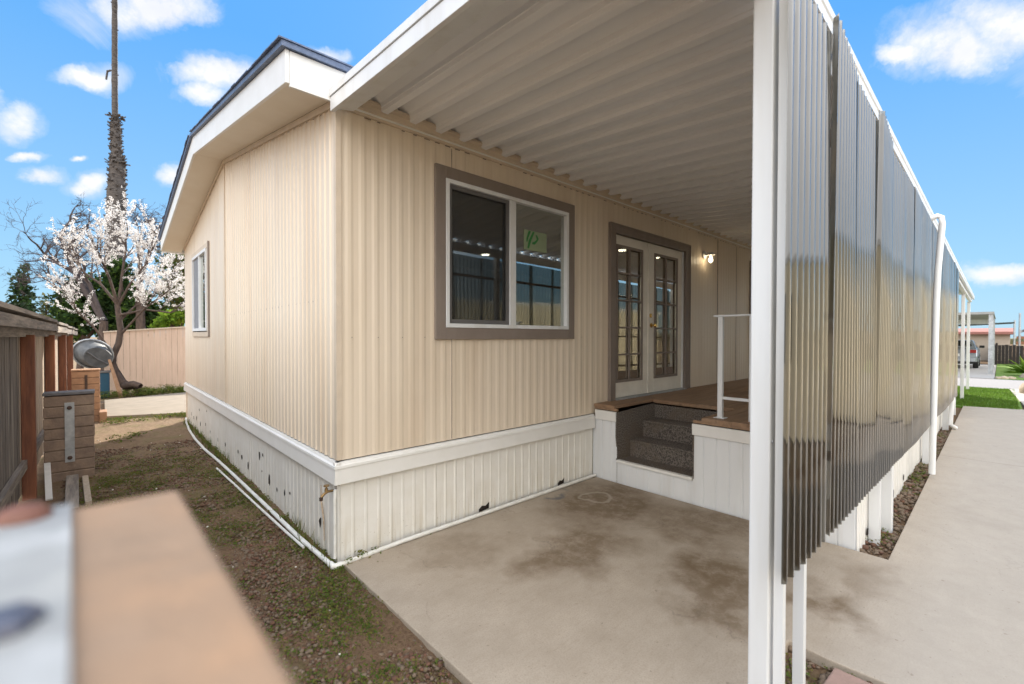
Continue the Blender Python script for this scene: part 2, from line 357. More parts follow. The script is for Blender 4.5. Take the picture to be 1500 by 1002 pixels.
def profile(s0, s1, period, prof, phase=0):
    out = []; k = math.floor((s0-phase)/period)-1
    pts = []
    while phase+k*period < s1+period:
        for a, d in prof: pts.append((phase+k*period+a, d))
        k += 1
    def val(s):
        for (a, da), (b, db) in zip(pts, pts[1:]):
            if a <= s <= b and b > a: return da+(db-da)*(s-a)/(b-a)
        return 0
    out = [(s0, val(s0))]+[p for p in pts if s0+1e-4 < p[0] < s1-1e-4]+[(s1, val(s1))]
    return out
def siding(mb, plane, base, sgn, s0, s1, zb, zt, period, prof, phase=0, jit=0):
    """ribbed sheet standing on a vertical plane: plane 'x' lies along x at y=base, ribs stick out by sgn*depth; zb, zt may be functions"""
    pr = profile(s0, s1, period, prof, phase); fb = zb if callable(zb) else (lambda s: zb); ft = zt if callable(zt) else (lambda s: zt)
    vs = []
    for s, d in pr:
        d2 = d*(1+jit*math.sin(s*3.1)+jit*math.sin(s*7.7)); o = base+sgn*d2
        for z in (fb(s), ft(s)): vs.append((s, o, z) if plane == 'x' else (o, s, z))
    mb.add(vs, [(2*i, 2*i+2, 2*i+3, 2*i+1) for i in range(len(pr)-1)]); return mb
RIB = [(0, 0), (.036, 0), (.056, .0035), (.080, .0035), (.1, 0), (.1016, 0)]
SKR = [(0, 0), (.07, 0), (.080, .0045), (.090, .0045), (.1, 0), (.1016, 0)]
RIBG = [(0, 0), (.060, 0), (.066, .008), (.088, .008), (.096, 0), (.1016, 0)]
GROOVE = [(0, 0), (.28, 0), (.284, -.006), (.292, -.006), (.296, 0), (.305, 0)]

# ================================================================== SETTING: ground
def ground():
    # one sheet to the horizon with a finely broken-up patch beside the home
    mb = MB()
    xs = [-600, -80, -20, -6, -2.4]+list(np.arange(-2.2, .31, .05))+[.5, .9, 3, 8, 20, 60, 200, 600]
    ys = [-600, -80, -20, -6, -3.4]+list(np.arange(-3.2, 8.3, .06))+[9, 10, 11, 12, 13, 14, 15, 20, 60, 200, 600]
    X, Y = np.meshgrid(xs, ys, indexing='ij')
    Z = np.full(X.shape, -.055)
    inside = (X > -2.3) & (X < .3) & (Y > -3.3) & (Y < 8.3)
    h = np.zeros(X.shape)
    for a, b, c, A in ((3, 2, .3, .008), (7, 5, 1.7, .006), (13, 17, .9, .005), (23, 19, 2.1, .004), (2, -5, .2, .008)): h += A*np.sin(a*X+b*Y+c)*np.cos(b*.7*X-a*1.3*Y+c*2)
    h += RNG.normal(0, .003, X.shape)
    Z = np.where(inside, Z+.02+h, Z)
    n, m = X.shape; V = np.stack([X, Y, Z], -1).reshape(-1, 3)
    i, j = np.meshgrid(np.arange(n-1), np.arange(m-1), indexing='ij'); a = (i*m+j).ravel()
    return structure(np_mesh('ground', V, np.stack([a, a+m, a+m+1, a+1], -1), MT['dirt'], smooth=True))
ground()
def slab(name, poly, z0, z1, m):
    return structure(MB().prism(poly, 'z', z0, z1).build(name, m, bevel=.006))
# patio and driveway are one pour; the outline steps round the post and the gravel strip
curve = [(1.44, -2.45), (1.425, -2.62), (1.44, -2.86), (1.47, -3.3), (1.5, -8.4)]
slab('concrete_driveway', [(.017, -.055), (.017, -2.42)]+curve+[(13.9, -8.4), (13.9, -3.6), (13.6, -2.62), (2.95, -2.66), (2.95, -.055)], -.16, 0, MT['concrete'])
slab('garden_path', [(-1.16, 8.68), (.10, 8.18), (3.0, 7.9), (3.0, 11.6), (.95, 12.35), (-1.14, 11.7)], -.15, .03, MT['slab_sun'])
slab('lawn_edging', [(13.9, -3.62), (14.0, -3.95), (19.6, -3.72), (19.4, -3.40)], -.1, .015, MT['farconc'])
slab('neighbour_driveway', [(13.92, -8.4), (19.6, -8.4), (19.6, -4.5), (13.92, -4.5)], -.12, -.002, MT['farconc'])
slab('street', [(19.7, -60), (24.4, -60), (24.4, 60), (19.7, 60)], -.2, -.02, MT['asphalt'])
slab('carport_driveway', [(24.4, -3.05), (37, -3.05), (37, 3.2), (24.4, 3.2)], -.1, .0, MT['farconc'])
structure(MB().box(13.62, 19.65, -3.55, 2, -.06, -.012).build('lawn', mat('lawn_soil', (.09, .16, .022), (.12, .20, .03), 12, .95, bump=.8, bscale=80)))
structure(MB().box(24.45, 39.5, -9, -3.07, -.06, -.012).build('far_lawn', mat('far_lawn_turf', (.10, .19, .025), (.16, .22, .04), 1.5, .95, bump=.8, bscale=40)))
structure(MB().prism([(0, -1), (60, .8), (160, 2.6), (230, 3.2), (248, 2.2), (256, 1.0), (330, .8), (400, -1)], 'x', 150, 210).build('hills', MT['hillmat'])).location = (0, -260, 0)

def blades(n, xy, h, w, mats, name, pick=None, z0=0.0, lean=.5, zf=None):
    base = np.asarray(xy); k = len(base); a = RNG.uniform(0, 2*np.pi, k); hh = RNG.uniform(.45, 1, k)*h; ww = RNG.uniform(.6, 1, k)*w
    ln = RNG.uniform(0, lean, k)*hh; b = RNG.uniform(0, 2*np.pi, k)
    z = np.full(k, z0) if zf is None else zf
    P0 = np.stack([base[:, 0]-np.cos(a)*ww, base[:, 1]-np.sin(a)*ww, z], -1); P1 = np.stack([base[:, 0]+np.cos(a)*ww, base[:, 1]+np.sin(a)*ww, z], -1)
    P2 = np.stack([base[:, 0]+np.cos(b)*ln, base[:, 1]+np.sin(b)*ln, z+hh], -1)
    V = np.stack([P0, P1, P2], 1).reshape(-1, 3)
    return np_mesh(name, V, np.arange(3*k).reshape(k, 3), mats, mi=(RNG.integers(0, len(mats), k) if pick is None else pick))
def leafquads(C, size, flat=0.0):
    """random leaf-shaped quads centred on C"""
    k = len(C); nrm = RNG.normal(size=(k, 3)); nrm[:, 2] += flat*np.sign(nrm[:, 2]+1e-9); nrm /= np.linalg.norm(nrm, axis=1)[:, None]
    t = np.cross(nrm, RNG.normal(size=(k, 3))); t /= np.linalg.norm(t, axis=1)[:, None]; b = np.cross(nrm, t)
    s = (size*RNG.uniform(.6, 1.25, k))[:, None]
    return np.stack([C-t*s, C+b*s*.55, C+t*s, C-b*s*.55], 1).reshape(-1, 3)
# lawn blades
g = np.column_stack([RNG.uniform(13.7, 19.5, 26000), RNG.uniform(-3.5, -1.0, 26000)])
stuff(blades(0, g, .055, .006, [MT['grass'], MT['grass'], MT['weed']], 'lawn_grass', z0=-.012), 'short bright green lawn grass beside the street', 'grass')

# loose red-brown stones over the side yard
def stones(n, xr, yr, rmin, rmax, wts, name, z=-.035, mats=('lava', 'stone_dark', 'stone_tan'), bias=1.0, avoid=None):
    ico = bmesh.new(); bmesh.ops.create_icosphere(ico, subdivisions=1, radius=1)
    bv = np.array([v.co[:] for v in ico.verts]); bf = np.array([[v.index for v in f.verts] for f in ico.faces]); ico.free()
    x = RNG.uniform(*xr, n); y = yr[0]+(yr[1]-yr[0])*RNG.uniform(0, 1, n)**bias
    if avoid is not None:
        keep = ~avoid(x, y); x, y = x[keep], y[keep]; n = len(x)
    r = rmin+(rmax-rmin)*RNG.uniform(0, 1, n)**2.2
    V = bv[None]*(1+RNG.normal(0, .17, (n, len(bv), 1)))*np.stack([r*RNG.uniform(.8, 1.3, n), r*RNG.uniform(.8, 1.3, n), r*RNG.uniform(.6, .95, n)], -1)[:, None]
    a = RNG.uniform(0, 6.28, n); ca, sa = np.cos(a)[:, None], np.sin(a)[:, None]
    V = np.stack([V[..., 0]*ca-V[..., 1]*sa, V[..., 0]*sa+V[..., 1]*ca, V[..., 2]], -1)+np.stack([x, y, np.full(n, z)+r*.4], -1)[:, None]
    F = (bf[None]+(np.arange(n)*len(bv))[:, None, None]).reshape(-1, 3)
    mi = np.repeat(RNG.choice(len(mats), n, p=wts), len(bf))
    return np_mesh(name, V.reshape(-1, 3), F, [MT[m] for m in mats], mi=mi)
stuff(stones(19000, (-1.55, 0.0), (-2.4, 5.5), .004, .0165, (.48, .32, .20), 'lava_gravel', bias=1.45, avoid=lambda x, y: (y > 0) & (x > -.05)), 'loose red brown lava gravel over the shaded side yard', 'gravel')
stuff(stones(9000, (-1.5, 0.0), (-2.38, .9), .004, .013, (.5, .3, .2), 'fine_lava_gravel', z=-.04, avoid=lambda x, y: (y > 0) & (x > -.05)), 'fine red brown gravel beside the patio edge', 'gravel')
stuff(stones(1500, (2.95, 11), (-2.65, -2.48), .008, .028, (.2, .45, .35), 'strip_gravel', z=-.05), 'grey brown gravel in the strip below the white skirting', 'gravel')
stuff(stones(500, (.75, 1.44), (-3.2, -2.46), .008, .024, (.1, .6, .3), 'corner_gravel', z=-.05), 'dark gravel with pale chips below the foot of the near white post', 'gravel')
stuff(stones(110, (-1.5, 0.2), (-2.3, 6.5), .004, .012, (1.0,), 'pale_chips', z=-.03, mats=('litter',), bias=1.3, avoid=lambda x, y: (y > -.1) & (x > -.1) | (x > 0)), 'small pale chips scattered on the dirt', 'chips')
# weeds: leafy mats and blades
def weed_patch(centers, spread, n, name, label, size=.011, hz=.03):
    C = []; B = []
    for (x, y, z, s) in centers:
        k = int(n*s); p = RNG.normal(0, spread*s**.5, (k, 2))
        C.append(np.column_stack([x+p[:, 0], y+p[:, 1], z+RNG.uniform(0, hz, k)*s]))
    C = np.concatenate(C); V = leafquads(C, size, 1.2); k = len(C)
    o = np_mesh(name, V, np.arange(4*k).reshape(k, 4), [MT['weed'], MT['weed_olive'], MT['leaf_mid']], mi=RNG.choice(3, k, p=(.33, .52, .15)))
    return stuff(o, label, 'weeds')
cs = []
for _ in range(380):
    y = -2.3+6.5*random.random()**1.5; x = random.uniform(-1.45, -.03 if y > 0 else -.02)
    if math.sin(x*4.1+1)*math.cos(y*2.3)+.4*math.sin(9*x+5*y) > -.25: cs.append((x, y, -.028, random.uniform(.25, 1.15)))
cs += [(random.uniform(-1.45, -.03), -2.35+7.5*random.random()**1.4, -.028, random.uniform(.06, .22)) for _ in range(900)]
weed_patch(cs, .085, 190, 'yard_weeds', 'low green and olive weeds creeping through the side yard gravel', .0085, .028)
cs = [(-.02-.05*random.random(), y, -.02, random.uniform(.15, .5)) for y in np.linspace(.05, 7.2, 40)]+[(.05+.02*random.random(), -.06, -.01, .5), (.15, -.05, 0, .6), (.26, -.05, .0, .35), (.72, -.045, .005, .16), (1.02, -.045, .005, .12), (1.9, -.04, .01, .12), (-.02, -.1, -.02, .4), (.0, -.3, -.03, .2), (0, -.75, -.03, .2), (0, -1.3, -.03, .2)]
weed_patch(cs, .03, 90, 'skirting_weeds', 'small green weeds along the foot of the white skirting', .012, .08)
pts = np.array([(random.gauss(-.055, .025), y+random.gauss(0, .05)) for y in list(np.linspace(.04, 1.0, 12))*6+list(np.linspace(3.5, 7.2, 30))*9])
stuff(blades(0, pts, .16, .005, [MT['weed'], MT['weed_olive']], 'tall_weeds', z0=-.03), 'tall thin weeds against the gable skirting', 'weeds')
cs = [(random.uniform(3.3, 11), random.uniform(-2.65, -2.5), -.04, random.uniform(.15, .5)) for _ in range(40)]+[(3.35, -2.53, -.04, .9), (3.5, -2.56, -.04, .6)]
weed_patch(cs, .05, 90, 'strip_weeds', 'yellow green weeds in the gravel strip beside the driveway', .011, .07)
cs = [(random.uniform(.95, 1.42), random.uniform(-3.0, -2.47), -.04, random.uniform(.3, .8)) for _ in range(16)]
weed_patch(cs, .05, 90, 'corner_weeds', 'yellow green weeds by the pinkish paver', .008, .03)
cs = [(random.uniform(-1.3, .9), 12.5+random.uniform(0, 1.2), -.02, random.uniform(.8, 1.6)) for _ in range(50)]+[(random.uniform(-1.1, .1), 8.2+random.uniform(-.3, .2), -.02, .5) for _ in range(14)]+[(-1.0, 6.1, -.03, .7), (-.8, 6.4, -.03, .5)]
weed_patch(cs, .10, 130, 'sunlit_weeds', 'bright weeds growing around the sunlit path and back fence', .022, .12)
tag(MB().hexa([(1.02, -3.2, -.05), (1.40, -3.25, -.05), (1.395, -2.66, -.05), (1.16, -2.645, -.05), (1.02, -3.2, -.005), (1.40, -3.25, -.005), (1.395, -2.66, -.005), (1.16, -2.645, -.005)]).build('paver', MT['paver'], bevel=.008), 'pinkish paver lying against the driveway edge near the post', 'paver')

# ================================================================== MOBILE HOME
HX, HY, ZT, ZW = 19.0, 7.5, .723, 3.228
home = thing('mobile_home', (0, 0, 0), 'beige ribbed mobile home with white skirting, low gable roof and french doors', 'house')
zsoff = lambda y: 3.278+.172*y if y <= 3.78 else 3.928-.169*(y-3.78)
WIN = (.90, 2.50, 1.69, 2.95); DOR = (3.36, 5.18, .80, 2.88); DR2 = (7.80, 8.75, .80, 2.95)
mb = MB()
def fw(a, b, z0, z1): siding(mb, 'x', 0, -1, a, b, z0, z1, .1016, RIB, .02, .12)
fw(0, WIN[0], ZT, 3.30); fw(WIN[0], WIN[1], ZT, WIN[2]); fw(WIN[0], WIN[1], WIN[3], 3.30); fw(WIN[1], DOR[0], ZT, 3.30)
fw(DOR[0], DOR[1], DOR[3], 3.30); fw(DOR[1], DR2[0], ZT, 3.30); fw(DR2[0], DR2[1], DR2[3], 3.30); fw(DR2[1], HX, ZT, 3.30)
mb.build('front_siding', MT['siding'], home)
GW = (5.03, 6.40, 1.67, 2.98)
mb = MB()
siding(mb, 'y', 0, -1, .0, 3.775, ZT, zsoff, .1016, RIBG, .05, .12)
for a, b, z0, z1 in ((3.785, GW[0], ZT, zsoff), (GW[0], GW[1], ZT, GW[2]), (GW[0], GW[1], GW[3], zsoff), (GW[1], HY, ZT, zsoff)):
    siding(mb, 'y', -.004, -1, a, b, z0, z1, .305, GROOVE, 3.9)
mb.build('gable_siding', MT['siding'], home)
MB().box(-.012, .002, 3.762, 3.792, ZT, zsoff(3.78)-.005).build('seam_strip', MT['trim_beige'], home)
MB().prism([(-.012, -.012), (.028, -.012), (.028, -.001), (-.001, -.001), (-.001, .028), (-.012, .028)], 'z', ZT+.005, 3.27).build('corner_trim', MT['trim_beige'], home)
mb = MB().box(.0, HX, HY-.1, HY, 0, 3.25).box(HX-.1, HX, .1, HY-.1, 0, 3.25)
mb.build('rear_wall', MT['siding'], home)
# frieze under the soffit on the gable
mb = MB()
for a, b in ((.0, 3.78), (3.78, HY)):
    z0, z1 = zsoff(a), zsoff(b)
    mb.hexa([(-.022, a, z0-.05), (.0, a, z0-.05), (.0, b, z1-.05), (-.022, b, z1-.05), (-.022, a, z0), (.0, a, z0), (.0, b, z1), (-.022, b, z1)])
mb.build('frieze_trim', MT['trim_beige'], home)
# dark gaps and nail heads along the frieze
mb = MB()
for k in range(46):
    y = .1+k*.155
    if y > HY-.1 or abs(y-3.78) < .06: continue
    z = zsoff(y)-.056; w = random.uniform(.02, .05)
    if random.random() < .75: mb.hexa([(-.0135, y, z-.008), (-.0125, y, z-.008), (-.0125, y+w, z-.008+.172*w*(1 if y < 3.78 else -1)), (-.0135, y+w, z-.008+.172*w*(1 if y < 3.78 else -1)), (-.0135, y, z), (-.0125, y, z), (-.0125, y+w, z+.0), (-.0135, y+w, z)])
for k in range(70):
    y = .15+k*.1016
    if y < 3.7: mb.box(-.0105, -.009, y, y+.006, 1.88+random.uniform(-.01, .01), 1.888)
for k in range(72):
    x = .2+k*.1016
    mb.box(x, x+random.uniform(.02, .055), -.0105, -.009, 3.214, 3.222) if random.random() < .7 else None
for k in range(60):
    x = .1+k*.2032
    if not (WIN[0]-.15 < x < WIN[1]+.15 or DOR[0]-.15 < x < DOR[1]+.15): mb.box(x, x+.006, -.0105, -.0085, 1.60, 1.607)
for x in (.98, 6.32, 7.1): mb.box(x, x+.0022, -.0085, -.0005, ZT+.01, 3.21)
mb.build('nail_rows', MT['taupe'], home)['kind'] = 'stuff'
# ledger moulding at the top of the long wall
MB().prism([(.0, 3.228), (-.018, 3.228), (-.03, 3.25), (-.05, 3.262), (-.055, 3.295), (-.085, 3.305), (-.085, 3.325), (0, 3.325)], 'x', -.012, HX).box(.09, HX, -.03, -.001, 3.3255, 3.42).build('ledger_moulding', MT['trim_beige'], home)
# roof
zt = lambda y: zsoff(y)+.205
XR0, XR1, YE0, YE1 = -.345, HX+.3, -.035, HY+.28
mb = MB()
def roofslab(mb, x0, x1, lo, hi, y0, y1):
    mb.prism([(y0, zsoff(y0)+lo), (3.78, zsoff(3.78)+lo), (y1, zsoff(y1)+lo), (y1, zsoff(y1)+hi), (3.78, zsoff(3.78)+hi), (y0, zsoff(y0)+hi)], 'x', x0, x1)
roofslab(mb, XR0-.03, XR1+.03, .207, .245, YE0-.03, YE1+.03)
for k in range(60):                                            # ragged shingle courses along the rake
    y = YE0+k*.13
    if y < YE1-.1: roofslab(mb, XR0-.045-random.uniform(0, .006), XR0+.3, .246, .256, y, y+.118) if (y+.118 < 3.78 or y > 3.78) and False else None
mb.build('roof', MT['shingle'], home)
mb = MB(); yy = YE0-.04
while yy < YE1:
    a, b = yy, min(yy+.14, YE1+.03)
    if not (a < 3.78 < b):
        za, zb_ = zsoff(a)+.247, zsoff(b)+.247; d = random.uniform(.0, .008)
        mb.hexa([(XR0-.042-d, a, za), (XR1, a, za), (XR1, b, zb_), (XR0-.042-d, b, zb_), (XR0-.042-d, a, za+.010), (XR1, a, za+.010), (XR1, b, zb_+.006), (XR0-.042-d, b, zb_+.006)])
    yy += .14
mb.build('shingle_courses', MT['shingle'], home)
mb = MB(); roofslab(mb, XR0, XR0+.025, -.012, .205, YE0, YE1); mb.build('rake_fascia', MT['white'], home, bevel=.003)
MB().box(XR0+.026, XR1, YE0, YE0+.022, zsoff(YE0)-.03, zsoff(YE0)+.203).build('eave_fascia', MT['white'], home, bevel=.003)
MB().box(XR0+.026, XR1, YE1-.022, YE1, zsoff(YE1)-.03, zsoff(YE1)+.203).build('eave_fascia', MT['white'], home)
mb = MB(); roofslab(mb, XR0+.026, -.0235, .0, .012, YE0+.023, YE1-.023); mb.build('soffit', MT['soffit'], home)
# skirting and its top band
mb = MB(); siding(mb, 'y', .012, -1, .0, HY, -.06, ZT-.16, .1016, SKR, .03, .2); siding(mb, 'x', .012, -1, .0, 2.98, -.04, ZT-.16, .1016, SKR, .03, .2)
mb.build('skirting', MT['skirt'], home)
for args in (('y', 0), ('x', 1)):
    mb = MB(); L = HY if args[0] == 'y' else 2.965
    P = [(.012, .715), (-.016, .715), (-.022, .700), (-.034, .690), (-.036, .672), (-.029, .668), (-.036, .560), (-.012, .556), (.012, .60)]
    if args[0] == 'y': mb.prism([(p[0], p[1]) for p in P], 'y', -.03, L)
    else: mb.prism([(p[0], p[1]) for p in P], 'x', -.029, L)
    mb.build('skirting_band', MT['white'], home)
# dark patches paint in the shade of rusted-through holes along the gable skirting
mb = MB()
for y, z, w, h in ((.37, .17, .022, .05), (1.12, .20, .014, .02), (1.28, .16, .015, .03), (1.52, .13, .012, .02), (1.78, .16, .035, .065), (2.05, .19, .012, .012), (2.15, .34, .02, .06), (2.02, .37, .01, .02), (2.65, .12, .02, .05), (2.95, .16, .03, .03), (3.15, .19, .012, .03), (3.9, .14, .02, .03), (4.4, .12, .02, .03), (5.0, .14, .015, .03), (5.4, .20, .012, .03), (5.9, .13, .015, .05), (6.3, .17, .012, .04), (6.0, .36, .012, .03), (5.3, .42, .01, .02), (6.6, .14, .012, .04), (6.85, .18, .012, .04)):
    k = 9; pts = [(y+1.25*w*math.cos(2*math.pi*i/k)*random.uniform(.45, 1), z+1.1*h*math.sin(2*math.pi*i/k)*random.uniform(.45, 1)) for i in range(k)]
    MB().prism(pts, 'x', .0055, .0085).build('painted_rust_hole', MT['hollow_dark'], home)
mb = MB().tube([(.0, .33, .47), (-.004, .32, .36), (-.002, .27, .22), (.0, .265, .06)], [.003, .006, .006, .003], 6)
mb.build('rust_run', MT['rustdirt'], home)
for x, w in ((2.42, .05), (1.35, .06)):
    MB().prism([(x-w, .035), (x-w*.4, .06), (x+w*.3, .05), (x+w, .075), (x+w*.9, .02), (x-w, .01)], 'y', .0055, .0085).build('painted_rust_hole', MT['hollow_dark'], home)  # flat dark patches in place of real openings in the front skirting
# interior seen through the panes
RX0, RX1, RY0, RY1, RZ0, RZ1 = .12, 10.5, .11, 5.2, .84, 3.2
mb = MB().add([(RX0, RY0, RZ0), (RX1, RY0, RZ0), (RX1, RY1, RZ0), (RX0, RY1, RZ0), (RX0, RY0, RZ1), (RX1, RY0, RZ1), (RX1, RY1, RZ1), (RX0, RY1, RZ1)],
              [(0, 1, 2, 3), (4, 7, 6, 5), (1, 5, 6, 2), (2, 6, 7, 3)])
mb.build('room_shell', MT['room'], home)
def wall_in(mb, a, b, z0, z1): mb.box(a, b, .06, .10, z0, z1)
mb = MB(); e = .03
wall_in(mb, 0.03, WIN[0]-.01, .75, 3.27); wall_in(mb, WIN[0]-.01, WIN[1]+.01, .75, WIN[2]-.01); wall_in(mb, WIN[0]-.01, WIN[1]+.01, WIN[3]+.01, 3.27); wall_in(mb, WIN[1]+.01, DOR[0]-.01, .75, 3.27)
wall_in(mb, DOR[0]-.01, DOR[1]+.01, DOR[3]+.01, 3.27); wall_in(mb, DOR[1]+.01, HX-.2, .75, 3.27)
mb.box(.04, .08, .12, GW[0]-.02, .75, 3.2); mb.box(.04, .08, GW[1]+.02, HY-.12, .75, 3.2); mb.box(.04, .08, GW[0]-.02, GW[1]+.02, .75, GW[2]-.02); mb.box(.04, .08, GW[0]-.02, GW[1]+.02, GW[3]+.02, 3.2)
mb.build('inner_wall', MT['room'], home)
for x, y in ((5.84, 1.53), (7.02, 1.52), (4.3, 3.6)):
    MB().lathe([(.0, 0), (.075, 0), (.075, -.012), (0, -.012)], (x, y, RZ1-.002), 'z', 18).build('ceiling_light', MT['downlight'], home)
# picture window
def frame_rect(mb, x0, x1, z0, z1, w, y0, y1, wb=None):
    wb = wb or w
    mb.box(x0, x0+w, y0, y1, z0, z1); mb.box(x1-w, x1, y0, y1, z0, z1); mb.box(x0+w, x1-w, y0, y1, z0, z0+wb); mb.box(x0+w, x1-w, y0, y1, z1-w, z1)
mb = MB(); frame_rect(mb, .806, 2.592, 1.586, 3.043, .10, -.030, .004); mb.build('window_trim', MT['taupe'], home, bevel=.003)
win = MB(); frame_rect(win, .907, 2.491, 1.687, 2.942, .035, -.036, .055); win.box(1.640, 1.715, -.030, .05, 1.722, 2.907)
win = win.build('window', MT['white_clean'], home, bevel=.003)
mb = MB(); frame_rect(mb, .944, 1.640, 1.724, 2.905, .035, -.012, .012); mb.build('sash', MT['greyframe'], win)
MB().add([(.975, -.006, 1.756), (1.607, -.006, 1.756), (1.607, -.006, 2.872), (.975, -.006, 2.872)], [(0, 1, 2, 3)]).build('insect_screen', MT['screen'], win)
MB().box(.944, 1.640, .018, .022, 1.724, 2.905).build('pane', MT['glass'], win)
MB().box(1.715, 2.455, .008, .012, 1.724, 2.905).build('pane', MT['glass'], win)
# gable window
gwin = MB()
def frame_y(mb, y0, y1, z0, z1, w, x0, x1): mb.box(x0, x1, y0, y0+w, z0, z1); mb.box(x0, x1, y1-w, y1, z0, z1); mb.box(x0, x1, y0+w, y1-w, z0, z0+w); mb.box(x0, x1, y0+w, y1-w, z1-w, z1)
frame_y(gwin, 5.05, 6.38, 1.69, 2.96, .045, -.035, .03); gwin.box(-.03, .028, 5.69, 5.74, 1.735, 2.915)
gwin = gwin.build('window', MT['white_clean'], home)
MB().box(.0, .004, 5.095, 5.69, 1.735, 2.915).build('pane', MT['glass'], gwin)
MB().box(.0, .004, 5.74, 6.335, 1.735, 2.915).build('pane', MT['glass'], gwin)
MB().add([(-.012, 5.74, 1.735), (-.012, 6.335, 1.735), (-.012, 6.335, 2.915), (-.012, 5.74, 2.915)], [(0, 1, 2, 3)]).build('insect_screen', mat('pale_grey_screen', (.22, .23, .25), None, 5, .7), gwin)
mb = MB(); frame_y(mb, 4.90, 6.47, 1.60, 3.03, .075, -.026, -.005); mb.build('window_trim', MT['trim_beige'], home)
MB().box(-.030, -.006, 4.885, 4.899, 1.60, 3.04).build('trim_edge', MT['taupe'], home)
# french doors
mb = MB(); mb.box(3.266, 3.372, -.034, .004, .835, 2.964); mb.box(5.155, 5.278, -.034, .004, .835, 2.964); mb.box(3.372, 5.155, -.034, .004, 2.868, 2.964)
mb.box(3.25, 3.266, -.045, .004, .835, 2.98); mb.box(5.278, 5.294, -.045, .004, .835, 2.98); mb.box(3.266, 5.278, -.045, -.0345, 2.955, 2.98)
mb.build('door_casing', MT['taupe'], home, bevel=.003)
MB().box(3.372, 5.155, -.06, .10, .822, .848).build('door_sill', MT['galv'], home)
def leaf(x0, x1, gx0, gx1):
    y0, y1, z0, z1, gz0, gz1 = .018, .058, .852, 2.866, 1.045, 2.745
    d = MB(); d.box(x0, gx0, y0, y1, z0, z1); d.box(gx1, x1, y0, y1, z0, z1); d.box(gx0, gx1, y0, y1, z0, gz0); d.box(gx0, gx1, y0, y1, gz1, z1)
    d = d.build('french_door', MT['door'], home, bevel=.003)
    f = MB(); frame_rect(f, gx0-.005, gx1+.005, gz0-.005, gz1+.005, .035, .006, .0175); f.build('glazing_frame', MT['taupe'], d)
    mu = MB(); xm = (gx0+gx1)/2; mu.box(xm-.011, xm+.011, .008, .030, gz0+.03, gz1-.03)
    for k in range(1, 5):
        z = gz0+(gz1-gz0)*k/5; mu.box(gx0+.03, xm-.0112, .009, .029, z-.010, z+.010); mu.box(xm+.0112, gx1-.03, .009, .029, z-.010, z+.010)
    mu.build('muntin_grid', MT['taupe'], d)
    MB().box(gx0+.001, gx1-.001, .036, .040, gz0+.001, gz1-.001).build('pane', MT['doorglass'], d)
    return d
d1 = leaf(3.376, 4.196, 3.445, 4.04); d2 = leaf(4.204, 5.125, 4.345, 4.985)
MB().box(4.178, 4.203, .004, .0175, .852, 2.86).build('astragal', MT['door'], d1)
MB().box(5.127, 5.153, .0, .06, .852, 2.866).build('door_jamb', MT['white_clean'], home)
k = MB(); k.lathe([(.0, .0), (.032, .0), (.032, -.006), (.013, -.012), (.013, -.04), (.026, -.048), (.030, -.062), (.022, -.076), (0, -.08)], (4.272, .0178, 1.765), 'y', 18); k.build('knob', MT['brass'], d2, True)
k = MB(); k.lathe([(.0, .0), (.028, .0), (.028, -.010), (.016, -.016), (0, -.017)], (4.252, .0178, 1.895), 'y', 18); k.build('deadbolt', MT['brass'], d2, True)
# side door further along, mostly behind the post
dd = MB().box(DR2[0], DR2[1], .01, .05, .852, DR2[3]-.03).build('entry_door', MT['taupe'], home)
mb = MB(); mb.box(7.72, 7.80, -.034, .004, .84, 3.03); mb.box(8.75, 8.83, -.034, .004, .84, 3.03); mb.box(7.80, 8.75, -.034, .004, 2.95, 3.03); mb.build('door_casing', MT['taupe'], home)

# sticker on the inside of the right-hand pane
stk = tag(MB().hexa([(1.852, .003, 2.475), (2.176, .003, 2.475), (2.176, .0075, 2.475), (1.852, .0075, 2.475), (1.852, .003, 2.672), (2.176, .003, 2.672), (2.176, .0075, 2.672), (1.852, .0075, 2.672)]).build('window_sticker', MT['sticker']), 'pale square sticker with a green slanted emblem on the right window pane', 'sticker')
def sx(u): return 1.852+.324*(u-255)/327
def sz(u, v): return 2.672-.197*((v-355-(u-255)*.162)/262)
lg = MB()
for poly in ([(318, 375), (348, 380), (312, 470), (300, 520), (285, 515), (288, 470)], [(378, 385), (402, 392), (355, 500), (322, 610), (300, 600), (320, 500)], [(418, 425), (440, 435), (462, 480), (440, 520), (402, 558), (368, 550), (372, 528), (405, 515), (435, 487)]):
    lg.prism([(sx(u), sz(u, v)) for u, v in poly], 'y', .0005, .0029)
lg.build('emblem', MT['stickergreen'], stk)

# wall lamp
lamp = thing('wall_lamp', (5.86, 0, 2.84), 'lit white jelly jar wall lamp beside the french doors', 'lamp')
MB().lathe([(.0, -.0), (.062, -.0), (.062, -.018), (.045, -.028), (0, -.03)], (5.80, -.009, 2.90), 'y', 20).build('backplate', MT['white_clean'], lamp, True)
MB().tube([(5.80, -.03, 2.90), (5.80, -.075, 2.925), (5.80, -.115, 2.915)], .017, 10).build('arm', MT['white_clean'], lamp, True)
MB().lathe([(.0, .045), (.025, .043), (.05, .022), (.068, .0), (.066, -.006), (.0, -.006)], (5.80, -.115, 2.89), 'z', 24).build('cap', MT['white_clean'], lamp, True)
MB().lathe([(.056, -.007), (.058, -.05), (.053, -.095), (.038, -.13), (.018, -.146), (.0, -.148)], (5.80, -.115, 2.89), 'z', 24).build('glass_jar', MT['lampglass'], lamp, True)
MB().lathe([(.0, -.02), (.015, -.02), (.018, -.05), (.03, -.075), (.028, -.10), (.012, -.115), (0, -.117)], (5.80, -.115, 2.89), 'z', 16).build('bulb', MT['bulb'], lamp, True)

